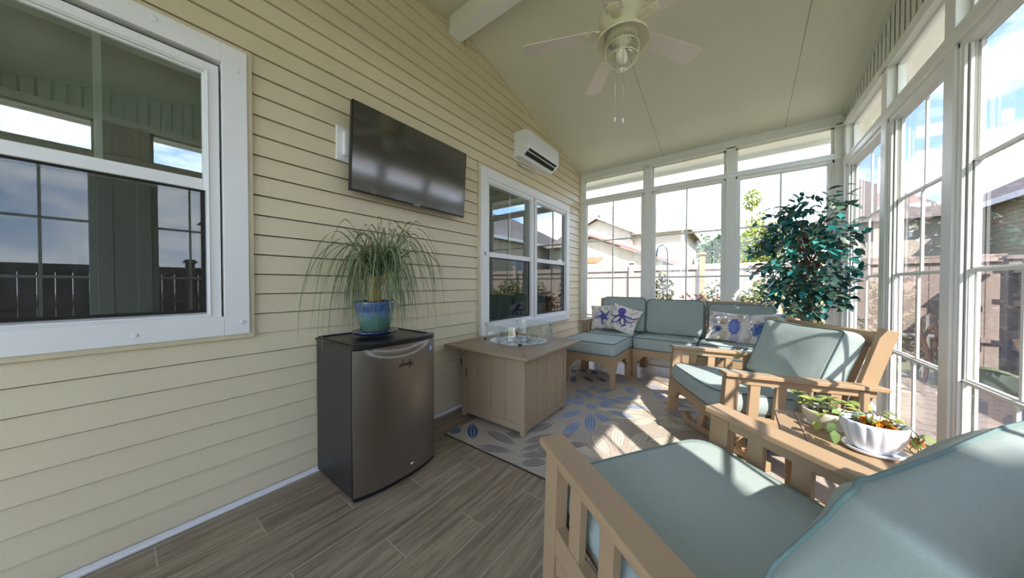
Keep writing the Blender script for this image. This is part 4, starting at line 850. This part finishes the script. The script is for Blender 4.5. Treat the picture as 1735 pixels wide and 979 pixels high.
# ------------------------------------------------------------------ printed throw pillows
PM = attr_mat('printed_linen')
def segd(X, Y, pts, w0, w1):
    """smallest distance to a polyline, minus a width that tapers from w0 to w1"""
    D = np.full(X.shape, 9.); T = np.zeros(X.shape); n = len(pts)-1
    for i in range(n):
        (ax, ay), (bx, by) = pts[i], pts[i+1]; L2 = (bx-ax)**2+(by-ay)**2+1e-9
        t = np.clip(((X-ax)*(bx-ax)+(Y-ay)*(by-ay))/L2, 0, 1); d = np.hypot(X-ax-t*(bx-ax), Y-ay-t*(by-ay)); g = (i+t)/n; d = d-(w0*(1-g)+w1*g)
        k = d < D; D[k] = d[k]; T[k] = g[k]
    return D, T
def curve(p, a, ln, bend, n=12):
    out = [p]
    for i in range(n): a += bend(i/n)/n; p = (p[0]+ln/n*cos(a), p[1]+ln/n*sin(a)); out.append(p)
    return out
def art(kind, n, seed):
    g = np.linspace(-1, 1, n); X, Y = np.meshgrid(g, g); rs = np.random.RandomState(seed)
    C = np.zeros((n, n, 3)); base = np.array(srgb(238, 232, 222)[:3]); C[:] = base
    def put(mask, c, al=1.0): C[mask] = C[mask]*(1-al)+np.array(srgb(*c)[:3])*al
    nz = sum(np.sin(X*rs.uniform(3, 9)+Y*rs.uniform(-8, 8)+rs.uniform(0, 6)) for _ in range(7))
    put(nz > 2.0, (186, 170, 140), .7); put(nz < -2.0, (180, 172, 196), .7); put((nz > .9) & (nz < 1.1), (170, 156, 140), .6); put((nz < -.9) & (nz > -1.05), (150, 146, 176), .6)
    for k in range(5):      # faded handwriting
        y0 = .82-.10*k; D = np.abs(Y-y0-.018*np.sin(X*38+k)*np.sin(X*11+k*2)); put((D < .011) & (X > -.1+.08*k) & (X < .75), (176, 158, 150), .55)
    if kind == 'octopus':
        for i, (a, b) in enumerate(((-150, 1.6), (-128, -2.2), (-105, 1.9), (-85, -1.8), (-62, 2.0), (-40, -1.6), (-20, 1.2))):
            D, T = segd(X, Y, curve((-.12+.05*i*.3, .22), R(a), 1.15, lambda t, b=b: b*(2.2 if t > .5 else .6)), .095, .024); put(D < 0, (74, 84, 150) if i % 2 else (98, 84, 164), .92); put((D < 0) & (D > -.018), (52, 48, 96), .8)
        E = ((X+.22)/.29)**2+((Y-.50)/.31)**2; put(E < 1, (104, 84, 172)); put((E < 1) & (E > .8), (66, 50, 120), .8); put(((X+.14)**2+(Y-.42)**2) < .002, (30, 26, 60))
    elif kind == 'starfish':
        for i in range(5):
            a = R(95+72*i); D, T = segd(X, Y, curve((0, -.02), a, .72, lambda t: .8), .17, .03); put(D < 0, (84, 76, 168) if i % 2 else (70, 92, 170), .95); put((D < 0) & (D > -.025), (48, 44, 110), .8); D, T = segd(X, Y, curve((0, -.02), a, .6, lambda t: .8), .012, .006); put(D < 0, (190, 186, 214), .8)
    elif kind == 'fish':
        E = ((X-.28)/.26)**2+((Y-.0)/.52)**2; W_ = .05*np.sin(Y*38); put(((X-.28-W_)/.27)**2+((Y-.0)/.56)**2 < 1, (112, 124, 196)); put(E < .55, (132, 148, 214)); 
        for k in range(9): D, T = segd(X, Y, [(.36, -.45+.12*k), (.66, -.42+.13*k)], .022, .004); put(D < 0, (96, 98, 176), .9)
        D, T = segd(X, Y, [(-.75, .62), (-.2, .78), (.25, .62)], .05, .02); put(D < 0, (176, 168, 188), .9)
        r_ = np.hypot(X+.48, Y+.28); th_a = np.arctan2(Y+.28, X+.48); put(r_ < .24+.05*np.sin(th_a*14), (128, 134, 158)); put(r_ < .15, (60, 84, 140)); put(r_ < .06, (30, 50, 100))
        for k in range(3): D = np.abs(Y-.22+.07*k-.02*np.sin(X*40)); put((D < .018) & (X > -.75) & (X < -.15), (98, 92, 104), .8)
    else:
        r_ = np.hypot((X+.1)/1.1, Y+.15); th_a = np.arctan2(Y+.15, X+.1); put(r_ < .52+.05*np.sin(th_a*9), (110, 132, 182)); put(r_ < .36+.03*np.sin(th_a*7+1), (84, 108, 168)); put(np.abs(r_-.2-.03*th_a) < .03, (56, 76, 132)); put((np.hypot(X-.3, Y-.6) < .25), (196, 176, 150), .8)
    return C
def pillow(name, label, kind, w, h, t, M4, seed):
    n = 120; C = art(kind, n, seed); vs = []; fs = []; cols = []
    g = np.linspace(-1, 1, n); U, V = np.meshgrid(g, g)
    ex = np.clip((1-np.abs(U)**2.4)*(1-np.abs(V)**2.4), 0, 1)**.52
    X = U*w/2*(1-.07*(1-V*V)); Y = V*h/2*(1-.07*(1-U*U)); Wn = .004*np.sin(U*9+seed)*np.sin(V*7+seed*2)*ex
    for sg in (1, -1):
        Z = sg*(t/2*ex+Wn); vs += list(zip(X.ravel().tolist(), Y.ravel().tolist(), Z.ravel().tolist())); CC = C if sg > 0 else np.ones_like(C)*np.array(srgb(222, 214, 200)[:3])
        cols.append(CC.reshape(-1, 3))
    q = lambda o, i, j: o+j*n+i
    for o, sg in ((0, 1), (n*n, -1)):
        for j in range(n-1):
            for i in range(n-1):
                f_ = (q(o, i, j), q(o, i+1, j), q(o, i+1, j+1), q(o, i, j+1)); fs.append(f_ if sg > 0 else f_[::-1])
    me = bpy.data.meshes.new(name); me.from_pydata(vs, [], fs); me.materials.append(PM); me.polygons.foreach_set('use_smooth', [True]*len(fs))
    at = me.color_attributes.new('print', 'FLOAT_COLOR', 'POINT'); al = np.concatenate(cols); at.data.foreach_set('color', np.concatenate([al, np.ones((len(al), 1))], 1).ravel().astype(np.float32))
    o = bpy.data.objects.new(name, me); COL.objects.link(o); o.matrix_world = M4; tag(o, label, 'pillow', 'sea creature throw pillows'); return o
def pose(x, y, z, lean, roll, yaw=0): return Matrix.Translation((x, y, z)) @ Matrix.Rotation(R(yaw), 4, 'Z') @ Matrix.Rotation(R(90-lean), 4, 'X') @ Matrix.Rotation(R(roll), 4, 'Z')
pillow('throw_pillow', 'cream throw pillow printed with a purple starfish, against the sofa arm', 'starfish', .38, .38, .13, pose(.60, 4.395, .715, 20, 3, 12), 3)
pillow('throw_pillow', 'cream throw pillow printed with a purple octopus, tilted over the starfish pillow', 'octopus', .41, .39, .13, pose(.905, 4.30, .715, 26, -18, 8), 4)
pillow('throw_pillow', 'cream throw pillow printed with a large blue spiny fish', 'fish', .43, .36, .13, pose(2.11, 4.36, .70, 20, -4, -4), 5)
pillow('throw_pillow', 'cream throw pillow printed with a blue shell, half hidden by the rocking armchair', 'shell', .38, .36, .12, pose(2.44, 4.35, .70, 18, 6, -8), 6)
# ------------------------------------------------------------------ artificial ficus in the corner
fc = thing('ficus_tree', 'tall ficus tree with glossy teal and green leaves in the far right corner', 'houseplant', (2.82, 4.32, 0))
m = MB(); m.lathe([(.0, .0), (.11, .0), (.125, .02), (.155, .24), (.165, .26), (.155, .265), (.14, .23), (.0, .22)], n=32); m.build('pot', 'cream', fc)
m = MB(); m.lathe([(.0, .235), (.14, .232)], n=20); m.build('soil', 'soil', fc)
rnd = random.Random(21); m = MB(); fl = MB()
for k in range(3):
    P3 = []
    for i in range(16): t = i/15; a = 2.2*pi*t*1.2+k*2.1; P3.append((.035*cos(a)*(1+t)-.05*t, .035*sin(a)-.12*t, .22+1.25*t))
    m.tube(P3, [.017-.008*i/15 for i in range(16)], 8)
CX, CY = -.10, -.33
for k in range(170):
    while True:
        u = Vector((rnd.uniform(-1, 1), rnd.uniform(-1, 1), rnd.uniform(-1, 1)))
        if u.length < 1 and u.length > .25: break
    zc_ = 1.44+u.z*.62; sc = 1.0 if zc_ > 1.25 else .80
    tip = Vector((CX+u.x*.40*sc, CY+u.y*.40*sc, zc_))
    root = Vector((CX*.6+.02*cos(k), CY*.6, max(.75, min(1.5, zc_-.25)))); mid = (root+tip)/2+Vector((0, 0, .06))
    if k % 2 == 0: m.tube([root, mid, tip], [.006, .004, .002], 5)
    for j in range(9):
        p = tip+Vector((rnd.gauss(0, .045), rnd.gauss(0, .045), rnd.gauss(0, .045))); out = Vector((p.x-CX, p.y-CY, 0)); out = out.normalized() if out.length > .02 else Vector((1, 0, 0))
        d = out*rnd.uniform(.2, 1)+Vector((rnd.uniform(-.6, .6), rnd.uniform(-.6, .6), rnd.uniform(-.9, .35)))
        if p.x > .215 or p.y > .40: continue
        ln = rnd.uniform(.065, .105)
        e2 = p+d.normalized()*ln
        if e2.x > .265 or e2.y > .46: continue
        fl.leaf(p, d, (rnd.uniform(-.5, .5), rnd.uniform(-.7, .3), 1), ln, ln*.62, curl=.12)
m.build('trunk', 'bark', fc); fl.build('foliage', 'ficus', fc)
# ------------------------------------------------------------------ garden and neighbours
def fence(name, label, p, q, zt, bm, rails, posts, cap=True, bw=.14, post_m='fencep', railm=None, side=1, tall=()):
    p, q = Vector((p[0], p[1], 0)), Vector((q[0], q[1], 0)); d = (q-p); ln = d.length; d /= ln; nrm = Vector((-d.y, d.x, 0))*side
    r = thing(name, label, 'fence', (p.x, p.y, -.16)); O = Vector((p.x, p.y, -.16)); m = MB(); n = int(ln/bw)
    rnd = random.Random(len(label))
    for i in range(n):
        a = p+d*(i*bw+.004); b = p+d*((i+1)*bw-.004); zz = zt-.05+rnd.uniform(-.008, .008)
        m.bar(tuple(a+Vector((0, 0, (zz-.14)/2))-O), tuple(b+Vector((0, 0, (zz-.14)/2))-O), .02, zz+.12)
    m.build('boards', bm, r)
    for z in rails:
        m = MB(); m.bar(tuple(p+nrm*.03+Vector((0, 0, z))-O), tuple(q+nrm*.03+Vector((0, 0, z))-O), .045, .085); m.build('rail', railm or bm, r)
    if cap: m = MB(); m.bar(tuple(p+Vector((0, 0, zt-.02))-O), tuple(q+Vector((0, 0, zt-.02))-O), .11, .035); m.bar(tuple(p+nrm*.035+Vector((0, 0, zt-.08))-O), tuple(q+nrm*.035+Vector((0, 0, zt-.08))-O), .03, .09); m.build('cap_rail', bm, r)
    for t in posts:
        k = .0 if t in tall else -.14
        c_ = p+d*t; m = MB(); m.box(-.055, .055, -.055, .055, 0, zt+.23+k); m.box(-.085, .085, -.085, .085, zt+.22+k, zt+.25+k); m.box(-.065, .065, -.065, .065, zt+.25+k, zt+.28+k); o = m.build('post', post_m if t in tall else bm, r, bevel=.004); o.location = c_-O+nrm*.04+Vector((0, 0, -.16-O.z))
    return r
fence('wooden_fence', 'pale wooden board fence behind the far windows', (-9, 8.5), (5.6, 8.5), 1.70, 'fenceb', (.3,), [1.6, 4.1, 6.65, 8.9, 10.53, 13], side=-1, tall=(10.53,))
fence('wooden_fence', 'weathered grey board fence with pale rails along the right-hand lawn', (5.5, -4), (5.5, 8.40), 1.50, 'fenced', (.28, .93), [2.4, 4.8, 7.2, 9.6, 12], post_m='fenced', railm='fenceb', side=1)
def house_prism(m, poly, y0, y1, mi): m.prism(poly, y0, y1, 'y', mi)
h1 = thing('house', 'two-storey cream house with a red-brown hip roof beyond the far fence', 'house', (-6, 23, -.16)); H1 = (-6, 23, -.16)
m = MB(); m.box(-14, -.27, 20, 27, -.16, 4.5); m.prism([(-7.3, -.16), (-3.1, -.16), (-3.1, 4.55), (-5.2, 5.50), (-7.3, 4.55)], 19.3, 20, 'y'); LP(m, 'walls', 'hwall', h1, 0, H1)
m = MB(); e = .45
m.add([(-14.5, 19.55, 4.5), (.15, 19.55, 4.5), (.15, 27.45, 4.5), (-14.5, 27.45, 4.5), (-10, 23.5, 7.35), (-3.6, 23.5, 7.35)], [(0, 1, 5, 4), (1, 2, 5), (2, 3, 4, 5), (3, 0, 4), (0, 3, 2, 1)])
m.add([(-7.65, 19.0, 4.42), (-5.2, 19.0, 5.62), (-2.75, 19.0, 4.42), (-7.65, 23, 4.42), (-5.2, 23, 5.62), (-2.75, 23, 4.42)], [(0, 1, 4, 3), (1, 2, 5, 4)]); LP(m, 'roof', 'roofr', h1, 0, H1)
m = MB(); m.box(-14.5, .15, 19.5, 19.56, 4.34, 4.52); m.box(.13, .19, 19.5, 27.5, 4.34, 4.52); m.bar((-7.7, 18.97, 4.36), (-5.2, 18.97, 5.58), .06, .2, up=(0, 1, 0)); m.bar((-5.2, 18.97, 5.58), (-2.7, 18.97, 4.36), .06, .2, up=(0, 1, 0)); m.box(-.40, -.24, 19.95, 20.0, -.16, 4.4); LP(m, 'fascia', 'white', h1, 0, H1)
m = MB(); m.tube([(-5.9, 22, 5.9), (-5.9, 22, 6.9)], .12, 10); LP(m, 'vent_pipe', 'offw', h1, 0, H1)
for (x0, x1, z0, z1, y) in ((-1.9, -1.2, 2.5, 3.4, 20), (-5.4, -4.6, 3.7, 4.5, 19.3), (-3.0, -2.3, 2.5, 3.3, 20), (-10, -9, 2.5, 3.5, 20)):
    m = MB(); m.box(x0, x1, y-.03, y+.01, z0, z1); w_ = LP(m, 'window', 'hglass', h1, 0, H1)
    m = MB()
    for a, b, c_, d_ in ((x0-.06, x0, z0, z1), (x1, x1+.06, z0, z1), (x0-.06, x1+.06, z1, z1+.07), (x0-.06, x1+.06, z0-.07, z0), (x0, x1, (z0+z1)/2-.02, (z0+z1)/2+.02)): m.box(a, b, y-.05, y, c_, d_)
    m.v = [(x-H1[0], y_-H1[1], z-H1[2]) for x, y_, z in m.v]; m.build('window_trim', 'white', w_)
h2 = thing('garage', 'low cream gabled outbuilding in front of the two-storey house', 'outbuilding', (-3, 15, -.16)); H2 = (-3, 15, -.16)
m = MB(); m.prism([(-6.0, -.16), (-.12, -.16), (-.12, 2.15), (-3.05, 3.32), (-6.0, 2.15)], 13, 17, 'y'); LP(m, 'walls', 'stucco', h2, 0, H2)
m = MB()
for s_ in (-1, 1): m.prism([(-3.05, 3.36), (-3.05, 3.46), (-3.05+s_*3.2, 2.17), (-3.05+s_*3.2, 2.07)], 12.7, 17.2, 'y')
LP(m, 'roof', 'roofr', h2, 0, H2)
m = MB(); m.box(-6.0, -.12, 12.96, 13.0, 1.75, 1.82); m.prism([(-3.6, 2.45), (-2.5, 2.45), (-2.75, 2.20), (-3.35, 2.20)], 12.95, 13.0, 'y'); LP(m, 'siding_band', 'fencep', h2, 0, H2)
h3 = thing('house', 'beige sided house with a grey-brown roof seen through the right-hand windows', 'house', (14, 16, -.16)); H3 = (14, 16, -.16)
m = MB(); m.box(10, 19, 3, 27, -.16, 4.25); LP(m, 'walls', 'hwalld', h3, 0, H3)
m = MB(); m.add([(9.5, 2.5, 4.2), (19.5, 2.5, 4.2), (19.5, 27.5, 4.2), (9.5, 27.5, 4.2), (14.5, 7.5, 7.3), (14.5, 22.5, 7.3)], [(0, 3, 5, 4), (1, 4, 5, 2), (0, 4, 1), (2, 5, 3), (0, 1, 2, 3)]); LP(m, 'roof', 'roofg', h3, 0, H3)
m = MB(); m.box(9.44, 9.5, 2.5, 27.5, 4.05, 4.25); m.box(9.44, 19.5, 27.5, 27.56, 4.05, 4.25); LP(m, 'fascia', 'white', h3, 0, H3)
for y in (16.5, 22.0):
    m = MB(); m.box(9.97, 10.01, y, y+.9, 1.5, 2.9); w_ = LP(m, 'window', 'hglass', h3, 0, H3)
    m = MB(); frame_rect(m, y-.08, y+.98, 1.42, 2.98, .08, 9.94, 10.0); m.v = [(x-H3[0], y_-H3[1], z-H3[2]) for x, y_, z in m.v]; m.build('window_trim', 'white', w_)
h4 = thing('house', 'grey-roofed house rising behind the ficus beyond the far fence', 'house', (9, 21, -.16)); H4 = (9, 21, -.16)
m = MB(); m.box(5.4, 9.2, 20, 29, -.16, 3.9); LP(m, 'walls', 'hwall', h4, 0, H4)
m = MB(); m.add([(4.7, 19.4, 3.9), (9.3, 19.4, 3.9), (9.3, 29.5, 3.9), (4.7, 29.5, 3.9), (7.0, 22, 6.4), (7.0, 27, 6.4)], [(0, 1, 4), (1, 2, 5, 4), (2, 3, 5), (3, 0, 4, 5), (0, 3, 2, 1)]); LP(m, 'roof', 'roofg', h4, 0, H4)
def tree(name, label, cat, loc, blobs, nleaf, size, mt, trunk, group=None, seed=1):
    r = thing(name, label, cat, loc, group=group); rnd = random.Random(seed); m = MB()
    for (c, rad, k) in blobs:
        for i in range(int(nleaf*k)):
            while True:
                u = Vector((rnd.uniform(-1, 1), rnd.uniform(-1, 1), rnd.uniform(-1, 1)))
                if .35 < u.length < 1: break
            p = Vector((c[0]+u.x*rad[0], c[1]+u.y*rad[1], c[2]+u.z*rad[2])); d = u+Vector((rnd.uniform(-.8, .8), rnd.uniform(-.8, .8), rnd.uniform(-.8, .4))); s_ = size*rnd.uniform(.7, 1.3)
            m.leaf(p, d, (rnd.uniform(-1, 1), rnd.uniform(-1, 1), 1), s_, s_*.6)
    m.build('foliage', mt, r); m = MB()
    for t in trunk: m.tube(*t)
    if trunk: m.build('trunk', 'bark', r)
    return r
tree('garden_tree', 'bright yellow-green tree beyond the far fence', 'tree', (2.95, 14, -.16), [((0, 0, 2.1), (.8, .8, 1.0), 1), ((-.2, 0, 3.0), (.5, .5, .55), .35), ((.4, .1, 3.2), (.35, .4, .4), .2)], 2600, .13, 'tree', [([(0, 0, 0), (.05, 0, 1.6), (0, 0, 3.2)], [.09, .06, .02], 8)], seed=2)
tree('garden_tree', 'slender tree top standing clear above the yellow-green tree', 'tree', (2.66, 14.8, -.16), [((0, 0, 4.65), (.26, .25, .34), .22), ((.25, 0, 3.9), (.2, .2, .16), .07), ((.0, 0, 3.7), (.16, .2, .2), .06)], 1300, .12, 'tree', [([(0, 0, 0), (0, 0, 2.6), (0, 0, 4.8)], [.07, .04, .012], 8), ([(0, 0, 3.5), (.25, 0, 3.9)], [.015, .01], 6)], seed=3)
for i, (x, y, s_, zz) in enumerate(((1.2, 24.6, 1.0, 3.3), (3.0, 26.8, 1.1, 3.0), (-1.2, 35, 1.9, 3.6), (2.4, 31.5, 1.5, 3.4))):
    tree('background_tree', ['rounded dark green tree beside the two-storey house', 'dark green tree right of the rounded one beyond the fence', 'distant tree behind the two-storey house', 'dark tree behind the yellow-green tree'][i], 'tree', (x, y, -.16), [((0, 0, zz), (s_, s_, s_*1.05), 1), ((.3*s_, 0, zz+.9*s_), (.5*s_, .5*s_, .5*s_), .3)], 1500, .28, 'treed', [([(0, 0, 0), (0, 0, zz)], [.2, .1], 8)], group='trees beyond the fence', seed=30+i)
tree('vine_plant', 'leafy vine climbing a hanging-basket hook outside the middle window', 'vine', (1.02, 6.5, -.16), [((0, 0, 1.05), (.17, .16, .55), 1)], 420, .085, 'shrub', [([(0, 0, 0), (.02, 0, .9), (0, 0, 1.5)], [.012, .01, .006], 6)], seed=41)
m = MB(); m.tube([(0, 0, 0), (0, 0, 1.95)]+[(-.10+.10*cos(t), 0, 1.95+.20*sin(t)) for t in [R(15*i) for i in range(1, 12)]]+[(-.20, 0, 1.93)], .012, 8)
sh = m.build('shepherd_hook', 'black'); sh.location = (1.10, 6.52, -.16); tag(sh, 'tall dark curved garden hook above the vine', 'garden hook')
tree('garden_shrub', 'red-leaved shrub outside the middle window', 'shrub', (1.55, 6.4, -.16), [((0, 0, .85), (.32, .25, .32), 1)], 380, .07, 'redl', [([(0, 0, 0), (0, 0, .9)], [.012, .006], 6)], seed=42)
tree('garden_shrub', 'twiggy olive shrub between the middle and right far windows', 'shrub', (1.95, 6.6, -.16), [((0, 0, .85), (.36, .3, .60), 1)], 620, .08, 'shrub', [([(0, 0, 0), (.1, 0, 1.2)], [.014, .006], 6)], seed=43)
tree('garden_shrub', 'dense olive shrub outside the right-hand far window', 'shrub', (2.75, 6.4, -.16), [((-.1, 0, .85), (.55, .35, .62), 1), ((.5, 0, .7), (.4, .3, .5), .5)], 1500, .085, 'shrub', [([(0, 0, 0), (-.1, 0, 1.2)], [.016, .006], 6), ([(0, 0, 0), (.35, 0, 1.1)], [.014, .006], 6)], seed=44)

tree('garden_tree', 'broad dark tree outside the right wall, out of view, crown placed to block the sun', 'tree', (6.15, -3.1, -.16), [((0, -.65, 5.1), (1.2, 1.2, 1.6), 1)], 4200, .26, 'treed', [([(0, 0, 0), (0, 0, 4.6)], [.12, .07], 8)], seed=51)  # unseen tree, crown set high to shade the near right-hand windows
tree('garden_tree', 'unseen tall tree added behind the viewer to block the sun', 'tree', (3.35, -3.9, -.16), [((0, 0, 5.1), (1.35, 1.1, 1.3), 1)], 3600, .26, 'treed', [([(0, 0, 0), (0, 0, 4.6)], [.12, .07], 8)], seed=52)  # added out of view to keep direct sun off the siding wall
